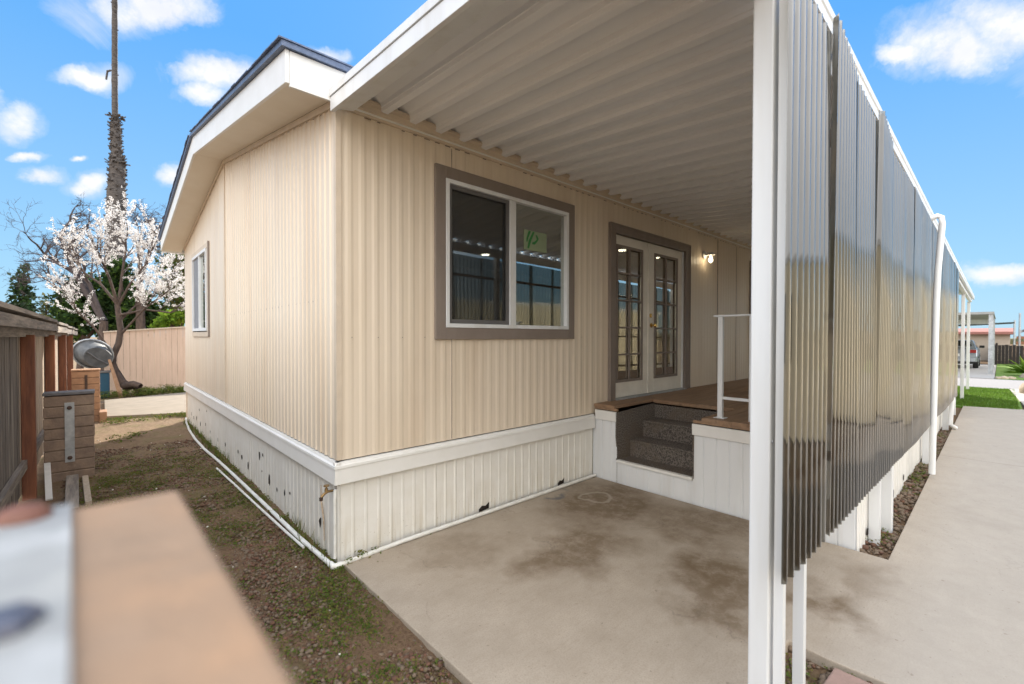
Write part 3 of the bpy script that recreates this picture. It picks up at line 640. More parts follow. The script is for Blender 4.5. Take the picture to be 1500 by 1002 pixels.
# brass hose tap on the corner
tap = thing('hose_tap', (-.02, .05, .48), 'old brass hose tap sticking out near the corner of the skirting', 'tap')
MB().tube([(.01, .055, .50), (-.05, .055, .50), (-.075, .055, .49), (-.095, .055, .47)], [.009, .009, .010, .010], 10).build('spout', MT['oldbrass'], tap, True)
MB().lathe([(0, 0), (.014, 0), (.012, .02), (.006, .022), (.006, .045), (0, .045)], (-.06, .055, .505), 'z', 10).build('valve_stem', MT['oldbrass'], tap)
MB().lathe([(0, 0), (.020, 0), (.021, .005), (.020, .009), (0, .009)], (-.06, .055, .540), 'z', 12).build('handle', MT['oldbrass'], tap)
MB().lathe([(.0, .0), (.013, .0), (.013, -.022), (.0, -.022)], (-.097, .055, .468), 'z', 10).build('hose_thread', MT['darkmetal'], tap)
MB().tube([(-.018, .0, .52), (-.022, -.0, .44), (-.022, .0, .03)], .0125, 10).build('riser_pipe', MT['pvc'], tap, True)

# white plastic pipes along the foot of the skirting
pp = thing('water_pipe', (-.05, -.05, 0), 'white plastic pipe running round the corner along the foot of the skirting', 'pipe')
MB().tube([(-.03, 7.25, .05), (-.055, 6.95, .0), (-.10, 6.3, -.012), (-.135, 5.4, -.012), (-.14, 4.5, -.01), (-.115, 3.7, -.008), (-.10, 2.9, -.008), (-.085, 1.75, -.008), (-.075, .6, -.005), (-.055, -.02, .0)], .017, 10).build('gable_run', MT['pvc'], pp, True)
MB().tube([(-.055, .0, .0), (-.052, -.05, .0), (-.03, -.06, .0), (.0, -.06, .002)], .022, 10).build('elbow', MT['pvc'], pp, True)
MB().tube([(-.005, -.06, .002), (.5, -.058, .018), (1.5, -.056, .018), (2.95, -.05, .018)], .016, 10).build('front_run', MT['pvc'], pp, True)
tag(MB().tube([(-.19, 3.3, -.012), (-.165, 2.5, -.012), (-.14, 1.6, -.013), (-.115, .8, -.013), (-.10, .42, -.012)], .0105, 8).build('loose_pipe', MT['pvc'], None, True), 'second white pipe lying loose in the dirt beside the gable pipe', 'pipe')

# ================================================================== DECK with carpeted steps
DX, DZ, YB = 2.985, .838, -2.47
DEND = 11.5
deck = thing('porch_deck', (DX, -1.2, 0), 'raised brown timber porch deck with white skirting in front of the french doors', 'deck')
SY0, SY1, SD = -1.185, -.32, .80
mb = MB()
y = -.012; nb = 0
while y > YB+.02:
    y2 = max(y-.140, YB)
    x0 = DX if (y2 > SY1-.001 or y < SY0+.001) else DX+SD
    if x0 == DX and y2 < SY1-.001 and y > SY1: pass
    mb.box(x0-(.012 if x0 == DX else 0), DEND, y2+.004, y, DZ-.032, DZ+random.uniform(-.0015, .0015)); y = y2
mb.build('decking', MT['deck'], deck)
for xx, a, b in ((DX-.004, SY1, -.012), (DX-.004, YB, SY0), (DX+SD, SY0, SY1)): MB().box(xx, xx+.03, a, b, .78, DZ-.033).build('rim_board', MT['deck'], deck)
for a, b in ((SY1+.005, -.037), (YB, SY0+.0)):
    mb = MB(); mb.hexa([(DX-.022, a, .665), (DX+.0, a, .665), (DX+.0, b, .665), (DX-.022, b, .665), (DX-.030, a, .772), (DX-.0045, a, .774), (DX-.0045, b, .774), (DX-.030, b, .772)])
    mb.build('skirting_band', MT['white'], deck, bevel=.003)
mb = MB(); siding(mb, 'y', DX, -1, SY1+.003, .010, -.02, .675, .0508*2.3, [(0, 0), (.098, 0), (.103, -.008), (.110, -.008), (.115, 0), (.1168, 0)], 0); siding(mb, 'y', DX, -1, YB, SY0-.003, -.02, .675, .1168, [(0, 0), (.098, 0), (.103, -.008), (.110, -.008), (.115, 0), (.1168, 0)], 0)
siding(mb, 'y', DX+.006, -1, SY0-.003, SY1+.003, -.02, .215, .14, [(0, 0), (.125, 0), (.129, -.005), (.133, -.005), (.137, 0), (.14, 0)], 0)
mb.build('front_skirting', MT['white_clean'], deck)
MB().box(DX-.018, DX+.03, SY0+.002, SY1-.002, .216, .245).build('toe_board_cap', MT['white'], deck, bevel=.004)
mb = MB(); siding(mb, 'x', YB, -1, DX, DEND, -.06, .78, .105, [(0, 0), (.055, 0), (.063, .014), (.088, .014), (.096, 0), (.105, 0)], 0, .25)
mb.build('side_skirting', MT['white'], deck)
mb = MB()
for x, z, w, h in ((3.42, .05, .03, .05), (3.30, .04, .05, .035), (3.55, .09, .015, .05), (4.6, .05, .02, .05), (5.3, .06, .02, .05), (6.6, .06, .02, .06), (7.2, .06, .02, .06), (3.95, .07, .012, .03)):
    kk = 9; MB().prism([(x+w*math.cos(2*math.pi*i/kk)*random.uniform(.5, 1), z+h*math.sin(2*math.pi*i/kk)*random.uniform(.5, 1)) for i in range(kk)], 'y', YB-.018, YB-.015).build('painted_rust_hole', MT['hollow_dark'], deck)  # dark patches painted for the shade in the side skirting's holes
MB().box(DX+SD+.1, DEND-.02, YB+.05, -.06, -.05, .70).build('crawl_fill', MT['hollow_dark'], deck)  # black block whose colour stands in for shade under the deck
st = MB(); st.box(DX+.031, DX+SD, SY0-.02, SY1+.02, .2, .238)
for k in range(1, 4):
    z0 = .238+(k-1)*.19; x0 = DX+.27*k-.01
    st.box(x0, DX+SD+.03, SY0-.0 , SY1, z0, min(z0+.185, DZ-.04))
    st.tube([(x0+.004, SY0+.002, z0+.177), (x0+.004, SY1-.002, z0+.177)], .014, 8) if k < 3 else None
st.build('carpeted_steps', MT['carpet'], deck)
MB().prism([(DX-.006, .235), (DX+SD, .235), (DX+SD, .795), (DX-.012, .765), (DX-.016, .5), (DX+.012, .30)], 'y', SY1, SY1+.012).build('side_carpet', MT['carpet'], deck)
MB().prism([(DX-.006, .235), (DX+SD, .235), (DX+SD, .795), (DX-.002, .765), (DX-.012, .5), (DX+.0, .30)], 'y', SY0-.012, SY0).build('side_carpet', MT['carpet'], deck)
# white metal railing on the deck edge
rail = thing('deck_railing', (3.1, -1.37, DZ), 'white metal railing standing on the deck edge beside the steps', 'railing')
for i, y in enumerate((-1.395, -1.675, -2.38)):
    mb = MB().box(3.085, 3.123, y-.022, y+.022, DZ+.001, 1.80)
    if i != 1: mb.box(3.06, 3.15, y-.05, y+.05, DZ+.0015, DZ+.007)
    mb.build('upright', MT['white_clean'], rail, bevel=.002)
MB().box(3.075, 3.133, -2.42, -1.335, 1.801, 1.818).build('top_rail', MT['white_clean'], rail, bevel=.002)
mb = MB().box(3.09, 3.118, -1.653, -1.417, 1.02, 1.045); mb.box(3.09, 3.118, -2.358, -1.697, 1.02, 1.045); mb.build('bottom_rail', MT['white_clean'], rail)

# ================================================================== AWNING (patio cover)
awn = thing('patio_awning', (.7, -2.55, 0), 'long white metal patio awning with ribbed ceiling pans and square posts', 'awning')
AX1 = 18.7
zr = lambda y, x: 3.285-.06*abs(y)-.0125*max(x, 0)*min(1, abs(y)/2.6)
PAN = [(0, 0), (.026, 0), (.031, .012), (.042, .092), (.052, .108), (.074, .108), (.084, .092), (.186, .046), (.196, .022), (.204, .020), (.214, .002), (.2385, 0)]
pr = profile(-.02, AX1, .2385, PAN, .34)
vs = []
for s, d in pr:
    for yv in (-.028, -2.575): vs.append((s, yv, zr(yv, s)+d))
mb = MB().add(vs, [(2*i, 2*i+1, 2*i+3, 2*i+2) for i in range(len(pr)-1)])
mb.build('ceiling_pans', MT['pan'], awn)
# front fascia: channel with a groove
mb = MB()
for (a0, a1, x0, x1) in ((.0, .095, -.058, -.028), (.098, .150, -.066, -.028)):
    zb = lambda y: 3.172-.062*abs(y)
    ya, yb_ = -.036, -2.60
    mb.hexa([(x0, yb_, zb(yb_)+a0), (x1, yb_, zb(yb_)+a0), (x1, ya, zb(ya)+a0), (x0, ya, zb(ya)+a0), (x0, yb_, zb(yb_)+a1), (x1, yb_, zb(yb_)+a1), (x1, ya, zb(ya)+a1), (x0, ya, zb(ya)+a1)])
ya, yb_ = -.09, -2.60; zb = lambda y: 3.172-.062*abs(y)
mb.hexa([(-.0275, yb_, zb(yb_)+.005), (.085, yb_, zb(yb_)+.03), (.085, ya, zb(ya)+.03), (-.0275, ya, zb(ya)+.005), (-.0275, yb_, zb(yb_)+.02), (.085, yb_, zb(yb_)+.10), (.085, ya, zb(ya)+.10), (-.0275, ya, zb(ya)+.02)])
mb.build('front_fascia', MT['white_clean'], awn, bevel=.002)
gz = lambda x: -.0165*x
mb = MB()
def along(mb, poly, x0, x1):
    n = len(poly); mb.add([(x0, p[0], p[1]+gz(x0)) for p in poly]+[(x1, p[0], p[1]+gz(x1)) for p in poly], [tuple(range(n))[::-1], tuple(range(n, 2*n))]+[(i, (i+1) % n, (i+1) % n+n, i+n) for i in range(n)])
along(mb, [(-2.601, 3.185), (-2.640, 3.185), (-2.640, 3.145), (-2.634, 3.140), (-2.634, 3.085), (-2.640, 3.070), (-2.601, 3.070)], -.066, AX1)
mb.build('gutter', MT['white_clean'], awn)
mb = MB(); along(mb, [(-2.515, 3.125), (-2.585, 3.125), (-2.585, 3.0), (-2.515, 3.0)], .0, AX1-.02); mb.build('outer_beam', MT['pan'], awn)
mb = MB(); along(mb, [(-2.588, 1.05), (-2.618, 1.05), (-2.618, 1.09), (-2.588, 1.09)], .76, 10.3); along(mb, [(-2.588, 2.62), (-2.618, 2.62), (-2.618, 2.66), (-2.588, 2.66)], .76, 10.3); along(mb, [(-2.588, 1.72), (-2.618, 1.72), (-2.618, 1.75), (-2.588, 1.75)], .76, 10.3)
mb.build('girt', MT['taupe'], awn)
for x in (.68, 3.68, 6.7, 9.75, 12.2, 15.4, 18.4):
    y0, y1 = (-2.588, -2.512) if x < 10 else (-2.56, -2.49)
    MB().box(x, x+.076, y0, y1, -.1, 2.995+gz(x)).build('post', MT['white_clean'], awn, bevel=.006)
# slim stud the first sheets hang on, and the angle beside the near post
MB().box(.945, .985, -2.64, -2.60, -.06, 2.98).build('stud', MT['white_clean'], awn)
MB().box(.7, .735, -2.632, -2.6, -.06, 2.98).build('stud', MT['white_clean'], awn)
mb = MB().box(3.31, 3.36, -2.56, -2.49, -.05, .80)
mb.build('stud', MT['white_clean'], awn)
MB().lathe([(0, 0), (.006, 0), (.006, -.004), (0, -.004)], (.70, -2.5885, 1.20), 'y', 10).build('bolt_head', MT['galv'], awn)
# downspout
MB().tube([(5.7, -2.645, 2.95), (5.7, -2.70, 2.975), (5.7, -2.735, 2.95), (5.7, -2.74, 2.88), (5.7, -2.73, 2.7), (5.7, -2.71, 2.35), (5.7, -2.70, 2.0), (5.7, -2.685, .06)], .030, 14).build('downspout', MT['white_clean'], awn, True)
MB().tube([(9.6, -2.62, .62), (9.6, -2.64, .55), (9.6, -2.62, .1), (9.72, -2.68, .03)], .035, 10).build('downspout', MT['white_clean'], awn, True)

# corrugated smoked sheets, every sheet a thing of its own
def sheet(i, x0, w, zb, ztp, tilt, bow, label):
    pitch, amp = .0762, .015; n = max(int(w/pitch*12), 8); rows = 4; vs = []
    for r in range(rows):
        t = r/(rows-1)
        for c in range(n+1):
            s = w*c/n
            z = zb+(ztp-zb)*t+ (s/w-.5)*tilt*w*.3
            yv = -2.655-amp*math.sin(2*math.pi*s/pitch+i*1.3)-bow*(1-s/w)*t-.0025*math.sin(s*5+i)
            vs.append((x0+s+tilt*(t-.5)*2.2-.0, yv, z+gz(x0+s)))
    fs = [(r*(n+1)+c, r*(n+1)+c+1, (r+1)*(n+1)+c+1, (r+1)*(n+1)+c) for r in range(rows-1) for c in range(n)]
    o = MB().add(vs, fs).build('corrugated_sheet', MT['sheet'], None, True, angle=80)
    return tag(o, label, 'corrugated sheet', 'smoked corrugated sheets screening the side of the porch')
LAB = {0: 'nearest smoked corrugated sheet, directly behind the near white post', 1: 'second smoked corrugated sheet, its leaning corner poking above its neighbours', 2: 'third smoked corrugated sheet from the near white post, standing nearly plumb', 3: 'fourth smoked corrugated sheet, leaning away with a dark open gap on its left',
       4: 'fifth smoked corrugated sheet from the near white post, just right of the leaning one', 9: 'smoked corrugated sheet partly behind the white downspout'}
x = .60
for i in range(17):
    tilt = {1: -.045, 3: -.04, 2: -.03, 4: -.02, 6: -.012, 8: .006}.get(i, random.uniform(-.006, .006))
    up_ = {1: .055, 3: .05}.get(i, random.uniform(-.02, .02))
    lab = LAB.get(i, 'one of the smoked corrugated sheets in the middle of the row, left of the downspout' if i < 9 else 'one of the far smoked corrugated sheets, beyond the downspout')
    sheet(i, x, .645 if i not in (0,) else .56, .70+random.uniform(-.008, .012), 2.985+up_, tilt, {1: .035, 3: .035}.get(i, random.uniform(0, .010)), lab); x += .57

# ================================================================== MASONRY PILLARS with straps
def pillar(x0, x1, y0, y1, z1, label, m, courses, strap=None):
    t = thing('masonry_pillar', ((x0+x1)/2, (y0+y1)/2, 0), label, 'pillar', 'strapped block pillars in the side yard')
    mb = MB(); h = z1/courses
    for k in range(courses):
        j = random.uniform(-.003, .003)
        mb.box(x0+j, x1+j, y0+j, y1+j, -.06+.003+k*(h+.06/courses), -.06+(k+1)*(h+.06/courses)-.004)
    mb.build('block_courses', m, t, bevel=.008)
    MB().box(x0+.008, x1-.008, y0+.010, y1-.01, -.08, z1-.065).build('mortar', MT['stone_dark'], t)
    return t
p1 = pillar(-1.704, -1.288, 4.0, 4.22, .93, 'grey brown block pillar with a long galvanized strap, in the shade by the fence', MT['block'], 8)
MB().box(-1.71, -1.282, 3.99, 4.23, .935, .968).build('cap', MT['blocktop'], p1, bevel=.006)
sp = MB().box(-1.535, -1.455, 3.985, 3.991, .17, .85).build('strap', MT['galv'], p1)
for z in (.79, .22): MB().lathe([(0, 0), (.022, 0), (.022, -.012), (.010, -.016), (0, -.016)], (-1.495, 3.9849, z), 'y', 12).build('bolt', MT['darkmetal'], sp)
MT['block_or'] = mat('orange_tan_slump_block', (.40, .235, .14), (.31, .18, .11), 9, .85, bump=.5, bscale=45)
p2 = pillar(-1.62, -1.222, 8.6, 8.95, .93, 'orange tan block pillar standing in the sun beside the path', MT['block_or'], 8)
MB().box(-1.628, -1.214, 8.59, 8.96, .935, .965).build('cap', MT['block_or'], p2, bevel=.006)
MB().box(-1.44, -1.40, 8.585, 8.591, .25, .86).build('strap', MT['darkmetal'], p2)
p3 = pillar(-1.60, -1.214, -3.24, -2.762, 1.46, 'pinkish tan block pillar top in the near corner with a silver strap bolted on', MT['cap_pink'], 12)
MB().prism([(-1.60, -3.24), (-1.2015, -3.24), (-1.2085, -2.7605), (-1.60, -2.7605)], 'z', 1.455, 1.495).build('cap', MT['cap_pink'], p3, bevel=.004)
sp = MB().prism([(-1.50, -3.2), (-1.2565, -3.2), (-1.2685, -2.7625), (-1.50, -2.7625)], 'z', 1.4955, 1.499).build('strap', mat('pale_dull_zinc', (.40, .385, .355), (.29, .285, .275), 16, .8, metal=.0, c3=(.47, .46, .44), s3=14), p3)
MB().lathe([(0, 0), (.013, 0), (.013, .004), (.008, .006), (0, .0065)], (-1.284, -2.930, 1.4992), 'z', 6).build('bolt', mat('tarnished_bolt', (.16, .16, .19), None, 30, .5, metal=.5), sp)
MB().lathe([(0, 0), (.0135, 0), (.013, .003), (.009, .007), (0, .009)], (-1.290, -2.778, 1.4992), 'z', 16).build('bolt', MT['rustbolt'], sp, True)

# ================================================================== LEFT WOODEN FENCE
fx = lambda y: -1.82+.009*(y-3.4)
fen = thing('wooden_fence', (-1.85, 5, 0), 'weathered wooden board fence with red brown posts on the left', 'fence')
MT['fenceboard'] = MT['oldwood']
mb = MB(); y = -1.5
while y < 12.2:
    w = .138+random.uniform(-.006, .006); o = random.uniform(0, .005)
    mb.cur = 0 if y < 3.2 else 1  # boards past the first post get a paler colour with sunlight painted in
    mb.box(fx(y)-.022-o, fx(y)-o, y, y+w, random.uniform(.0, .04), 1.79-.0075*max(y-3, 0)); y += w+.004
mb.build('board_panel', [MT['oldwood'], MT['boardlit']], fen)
for z, d, hh in ((.28, .04, .09), (1.60, .04, .09)):
    mb = MB(); yy = -1.5
    while yy < 12.2:
        ye = min(yy+2.5, 12.3); mb.beam((fx(yy)+.021, yy, z+hh/2), (fx(ye)+.021, ye-.004, z+hh/2), .038, hh); yy = ye
    mb.build('rail', MT['oldwoodh'], fen)
mb = MB(); yy = -1.5
while yy < 12.2:
    ye = min(yy+2.45, 12.35); za = 1.80-.0075*max(yy-3, 0)
    mb.hexa([(fx(yy)-.05, yy, za), (fx(yy)+.13, yy, za), (fx(ye)+.13, ye-.005, za), (fx(ye)-.05, ye-.005, za), (fx(yy)-.05, yy, za+.04), (fx(yy)+.13, yy, za+.036), (fx(ye)+.13, ye-.005, za+.036), (fx(ye)-.05, ye-.005, za+.04)])
    yy = ye
mb.build('cap_board', MT['oldwoodh'], fen)
mb = MB(); yy = -1.5
while yy < 12.2:
    ye = min(yy+2.45, 12.35); za = 1.655-.0075*max(yy-3, 0)
    mb.beam((fx(yy)+.113, yy, za+.07), (fx(ye)+.113, ye-.005, za+.07), .02, .09); yy = ye
mb.build('top_trim', MT['oldwoodh'], fen)
for y in (.95, 3.4, 5.85, 8.35, 10.75): MB().box(fx(y)+.001, fx(y)+.099, y, y+.09, -.1, 1.62 if y > 1 else 1.6).build('post', MT['redwood'], fen, bevel=.003)
# loose timber on the ground by the pillar
tag(MB().beam((-1.475, 3.92, .0), (-1.44, 2.55, -.005), .10, .07).build('timber_sleeper', MT['oldwoodh'], bevel=.004), 'dark timber sleeper lying in front of the strapped grey pillar', 'sleeper')
tag(MB().beam((-1.37, 3.86, -.01), (-1.33, 2.75, -.015), .05, .06).build('timber_offcut', MT['boardlit'], bevel=.004), 'paler narrow timber lying alongside the dark sleeper', 'timber')
tag(MB().beam((-1.72, 4.6, .33), (-1.62, 3.2, -.02), .05, .015).build('pale_lath', mat('chalky_white_lath', (.62, .60, .57), None, 9, .8)), 'pale broken lath leaning on the fence behind the grey pillar', 'lath')
tag(MB().box(-1.24, -1.13, 8.35, 8.75, -.06, .16).build('low_block', MT['block_or'], bevel=.01), 'low tan block at the corner of the sunlit path', 'block')

# ================================================================== BACK FENCE
bf = thing('back_fence', (0, 14, 0), 'pinkish tan vertical board fence across the back of the yard', 'fence')
mb = MB(); zf = lambda x: 1.70+.09*(x+1.1)
x = -1.12
while x < 7:
    w = .14; mb.hexa([(x, 13.98, -.05), (x+w-.006, 13.98, -.05), (x+w-.006, 14.0, -.05), (x, 14.0, -.05), (x, 13.98, zf(x)), (x+w-.006, 13.98, zf(x+w)), (x+w-.006, 14.0, zf(x+w)), (x, 14.0, zf(x))]); x += w
mb.build('board_panel', MT['backfence'], bf)
MB().hexa([(-1.14, 13.94, zf(-1.14)), (7, 13.94, zf(7)), (7, 14.06, zf(7)), (-1.14, 14.06, zf(-1.14)), (-1.14, 13.94, zf(-1.14)+.035), (7, 13.94, zf(7)+.035), (7, 14.06, zf(7)+.035), (-1.14, 14.06, zf(-1.14)+.035)]).build('cap_board', MT['trim_beige'], bf)
MB().box(-1.12, 7, 14.001, 14.03, -.05, .05).build('kickboard', MT['backfence'], bf)
for x, y in ((-.25, 13.4), (.15, 13.5), (.45, 13.35), (-.55, 13.0)):
    o = stones(1, (x, x+.01), (y, y+.01), .12, .16, (1.0,), 'edging_rock', z=-.04, mats=('rock',)); tag(o, 'tan edging rock in the weeds at the foot of the back fence', 'rock', 'edging rocks by the back fence')
# clutter beside the tree
tub = thing('plastic_tub', (-1.25, 13.1, .9), 'grey ribbed plastic tub leaning upended behind the blossom tree', 'tub')
def tubmesh(sc, z0, z1):
    mb = MB(); n = 20
    prof = [(.30, 0), (.34, .16), (.37, .34), (.40, .46), (.43, .46), (.43, .49)]
    vs = [((r*sc*math.cos(2*math.pi*k/n))*1.25, h, r*sc*math.sin(2*math.pi*k/n)*(1 if k % 2 else .96)) for r, h in prof for k in range(n)]
    mb.add(vs, [(i*n+k, i*n+(k+1) % n, (i+1)*n+(k+1) % n, (i+1)*n+k) for i in range(len(prof)-1) for k in range(n)]+[tuple(range(n))]); return mb
R = Matrix.Translation((-1.24, 12.95, 1.03)) @ Matrix.Scale(.80, 4) @ Matrix.Rotation(.7, 4, 'Y') @ Matrix.Rotation(.35, 4, 'Z')
tm = tubmesh(1.05, 0, 1); tm.v = [tuple(R @ Vector(v)) for v in tm.v]; tm.build('shell', MT['tub'], tub, True)
tr = MB(); ring = [R @ Vector((.46*1.25*math.cos(a), .475, .46*math.sin(a))) for a in np.linspace(0, 2*math.pi, 25)]; tr.tube(ring, .022, 6, False); tr.build('rim', MT['galv'], tub, True)
for zo, s_ in ((.12, .30), (.24, .28), (.0, .32)):
    q = MB(); q.tube([R @ Vector((-.36, zo-.03, -.02+zo*.4)), R @ Vector((.0, zo-.05, -.05+zo*.5)), R @ Vector((.36, zo-.03, -.02+zo*.4))], .015, 6); q.build('rib', MT['greyframe'], tub)
bk = thing('storage_crate', (-1.2, 13.05, 0), 'blue plastic storage crate on the ground behind the tree trunk', 'crate')
MB().prism([(-1.40, 12.9), (-1.02, 12.9), (-1.02, 13.2), (-1.40, 13.2)], 'z', -.05, .62).build('body', MT['blue'], bk, bevel=.02)
MB().box(-1.42, -1.0, 12.88, 13.22, .62, .67).build('lid', MT['greyframe'], bk, bevel=.01)
tag(MB().tube([(-.80, 12.55, -.03), (-.90, 12.62, .4), (-1.03, 12.75, .98)], [.055, .05, .03], 6).build('leaning_stake', MT['stake']), 'pale orange split stake leaning against the blossom tree', 'stake')

# ================================================================== TREES
def grow(p, d, L, r, depth, out, tips, wig=.35, spread=.7, kids=(2, 4), shrink=.72, grav=0.0, nseg=4):
    pts = [Vector(p)]; rad = [r]; d = Vector(d).normalized()
    for k in range(nseg):
        d = (d+Vector((random.gauss(0, wig), random.gauss(0, wig), random.gauss(0, wig)+grav))*.45).normalized()
        pts.append(pts[-1]+d*L/nseg); rad.append(r*(1-.45*(k+1)/nseg))
    out.append((pts, rad))
    if depth == 0: tips.append(pts); return
    if depth <= 2: tips.append(pts[1:])
    for k in range(random.randint(*kids)):
        i = random.randint(1, nseg) if k else nseg
        dd = (d+Vector((random.gauss(0, spread), random.gauss(0, spread), random.gauss(.1, spread*.8)))).normalized()
        grow(pts[i], dd, L*shrink*random.uniform(.75, 1.15), max(rad[i]*.72, .0042), depth-1, out, tips, wig, spread, kids, shrink, grav, nseg)
def tree_mesh(name, br, m, parent, n=5):
    mb = MB()
    for pts, rad in br: mb.tube(pts, rad, n if rad[0] > .02 else 4, False)
    return mb.build(name, m, parent, True, angle=80)
def leaf_part(name, C, size, mats, parent, w=None, flat=0):
    k = len(C); V = leafquads(np.asarray(C), size, flat)
    return np_mesh(name, V, np.arange(4*k).reshape(k, 4), mats, parent, mi=(RNG.choice(len(mats), k, p=w) if w else RNG.integers(0, len(mats), k)))
# blossom tree (bent trunk, open vase of flowering shoots)
def world(px, py, t): return CAM+t*(_d+RT*(px-750)/FPX-UP*(py-501)/FPX)
bt = thing('blossom_tree', tuple(world(196, 573, 12.6)*[1, 1, 0]), 'bent fruit tree covered in white pink blossom by the back fence', 'tree')
T = 12.5
tp = [world(x, y, T) for x, y in ((205, 578), (192, 571), (178, 560), (167, 540), (165, 522), (174, 503), (177, 483), (174, 462), (172, 446))]
br = [(tp, [.15, .135, .115, .095, .085, .08, .075, .07, .065])]
stub = [world(x, y, T-.1) for x, y in ((182, 566), (195, 563), (206, 566))]; br.append((stub, [.11, .10, .085]))
tips = []
random.seed(21)
starts = [(172, 446, .05), (175, 470, .04), (177, 490, .035), (173, 455, .05), (172, 446, .045), (172, 450, .045), (166, 520, .04), (174, 462, .04)]
ends = [(148, 380), (220, 440), (248, 425), (185, 362), (122, 398), (215, 385), (112, 455), (250, 458)]
for (sx_, sy_, r), (ex, ey) in zip(starts, ends):
    a = world(sx_, sy_, T); b = world(ex, ey, T+random.uniform(-.9, .9)); m_ = (a+b)/2+np.array([0, 0, .12])
    br.append(([a, a*.6+m_*.4, m_, b], [r, r*.8, r*.65, r*.5]))
    for q, L in ((m_, .62), (b, .80), (b, .74), (b, .6), ((m_+b)/2, .62)):
        dd = (b-a)/np.linalg.norm(b-a); grow(q, Vector(dd)*.7+Vector((random.gauss(0, .4), random.gauss(0, .4), .55)), L, r*.42, 2, br, tips, .25, .6, (3, 4), .72, .05)
tree_mesh('branches', br, MT['bark'], bt)
C = []
for pts in tips:
    for k in range(len(pts)-1):
        a, b = np.array(pts[k]), np.array(pts[k+1])
        for _ in range(random.choice((1, 2, 2, 3))):
            c = a+(b-a)*random.random()
            C.extend(c+RNG.normal(0, .017, (random.randint(5, 9), 3)))
print('blossoms', len(C))
if len(C) > 60000: C = [C[i] for i in RNG.choice(len(C), 60000, replace=False)]
leaf_part('blossom', C, .0175, [MT['blossom']], bt)
# bare tree behind it, to the left, and another to the right
def bare(name, label, base, tops, seed, L=1.5, depth=3):
    random.seed(seed); t = thing(name, tuple(base*[1, 1, 0]), label, 'tree'); br = []; tips = []
    for top, r in tops:
        mid = (base+top)/2+np.array([random.gauss(0, .2), 0, .3]); br.append(([base, base*.6+mid*.4, mid, top], [r, r*.85, r*.7, r*.5]))
        for q in (mid, top, top, (mid+top)/2):
            dd = top-base; dd = dd/np.linalg.norm(dd); grow(q, Vector(dd)*.6+Vector((random.gauss(0, .5), random.gauss(0, .4), .3)), L, r*.5, depth, br, tips, .4, .75, (3, 4), .68, 0)
    tree_mesh('branches', br, MT['twig'], t, 5); return t
b0 = world(150, 485, 16); b0[2] = 0
bare('bare_tree', 'leafless grey tree with fine purple twigs left of the palm trunk', world(152, 470, 16), [(world(88, 345, 16), .12), (world(105, 385, 15.5), .09), (world(65, 372, 16.5), .08), (world(80, 420, 16), .07)], 5, .85, 4)
MB().tube([world(152, 470, 16)*[1, 1, 0], world(150, 520, 16), world(152, 470, 16)], [.17, .15, .12], 8).build('trunk', MT['bark'], bpy.data.objects['bare_tree'], True)
b1 = bare('bare_tree', 'leafless dark gnarled tree between the palm trunk and the roof', world(205, 420, 17), [(world(225, 345, 17), .10), (world(243, 335, 17), .07), (world(205, 350, 17), .06)], 9, .6, 4)
MB().tube([world(205, 420, 17)*[1, 1, 0], world(206, 480, 17), world(205, 420, 17)], [.17, .15, .12], 8).build('trunk', MT['bark'], b1, True)
# palm
random.seed(3)
pb = world(170, 330, 22); pb[2] = 0
palm = thing('palm_tree', tuple(pb), 'very tall palm with a grey trunk ragged with old frond bases', 'palm')
PT = 22
cl = [(169, 420, 15), (168, 330, 15.5), (170, 300, 16), (171, 270, 15), (172, 252, 13), (172, 240, 13), (171, 230, 9), (170, 205, 9), (169, 185, 9), (168.5, 176, 5.2), (168, 120, 5.2), (168, 60, 5), (168, 0, 4.8), (168, -120, 4.6)]
cp_ = [pb]+[world(x, y, PT) for x, y, _ in cl]; cr = [.5]+[w*PT/FPX/1.45 for _, _, w in cl]
pts = []; rad = []
for i in range(len(cp_)-1):
    for k in range(10):
        f = k/10; pts.append(cp_[i]*(1-f)+cp_[i+1]*f); rad.append((cr[i]*(1-f)+cr[i+1]*f)*(1+random.uniform(-.06, .06)))
MB().tube(pts, rad, 16).build('trunk', MT['palmbark'], palm, True, angle=60)
mb = MB()
def stub_(c, r, L, w, down=-.3):
    a = random.uniform(0, 2*math.pi); d = Vector((math.cos(a), math.sin(a), 0)); p = Vector(c)+d*r*.85
    q = p+d*L+Vector((0, 0, down*L+random.uniform(-.05, .05))); mb.beam(p, q, w, w*.5)
for i in range(len(pts)):
    z = pts[i][2]
    if 6.5 < z < 12.4:
        for _ in range(7): stub_(pts[i]+np.array([0, 0, random.uniform(-.3, .3)]), rad[i], random.uniform(.03, .14), .07, random.uniform(-.6, 1.4))
    elif z >= 12.4 and random.random() < .35: stub_(pts[i], rad[i], .05, .05)
for zz, r_ in ((10.05, .50), (12.25, .36)):
    c = pts[int(np.argmin([abs(p[2]-zz) for p in pts]))]
    for _ in range(16): stub_(c, r_*.7, random.uniform(.08, .22), .08, random.uniform(-.2, .5))
a = world(163, 103, PT); mb.beam(a, a+RT*-.2-UP*.05, .07, .05); mb.beam(a+RT*-.18, a+RT*-.25-UP*.45, .06, .05)
mb.build('old_frond_bases', MT['palmbark'], palm)['kind'] = 'stuff'
top = cp_[-1]; V = []; Fc = []
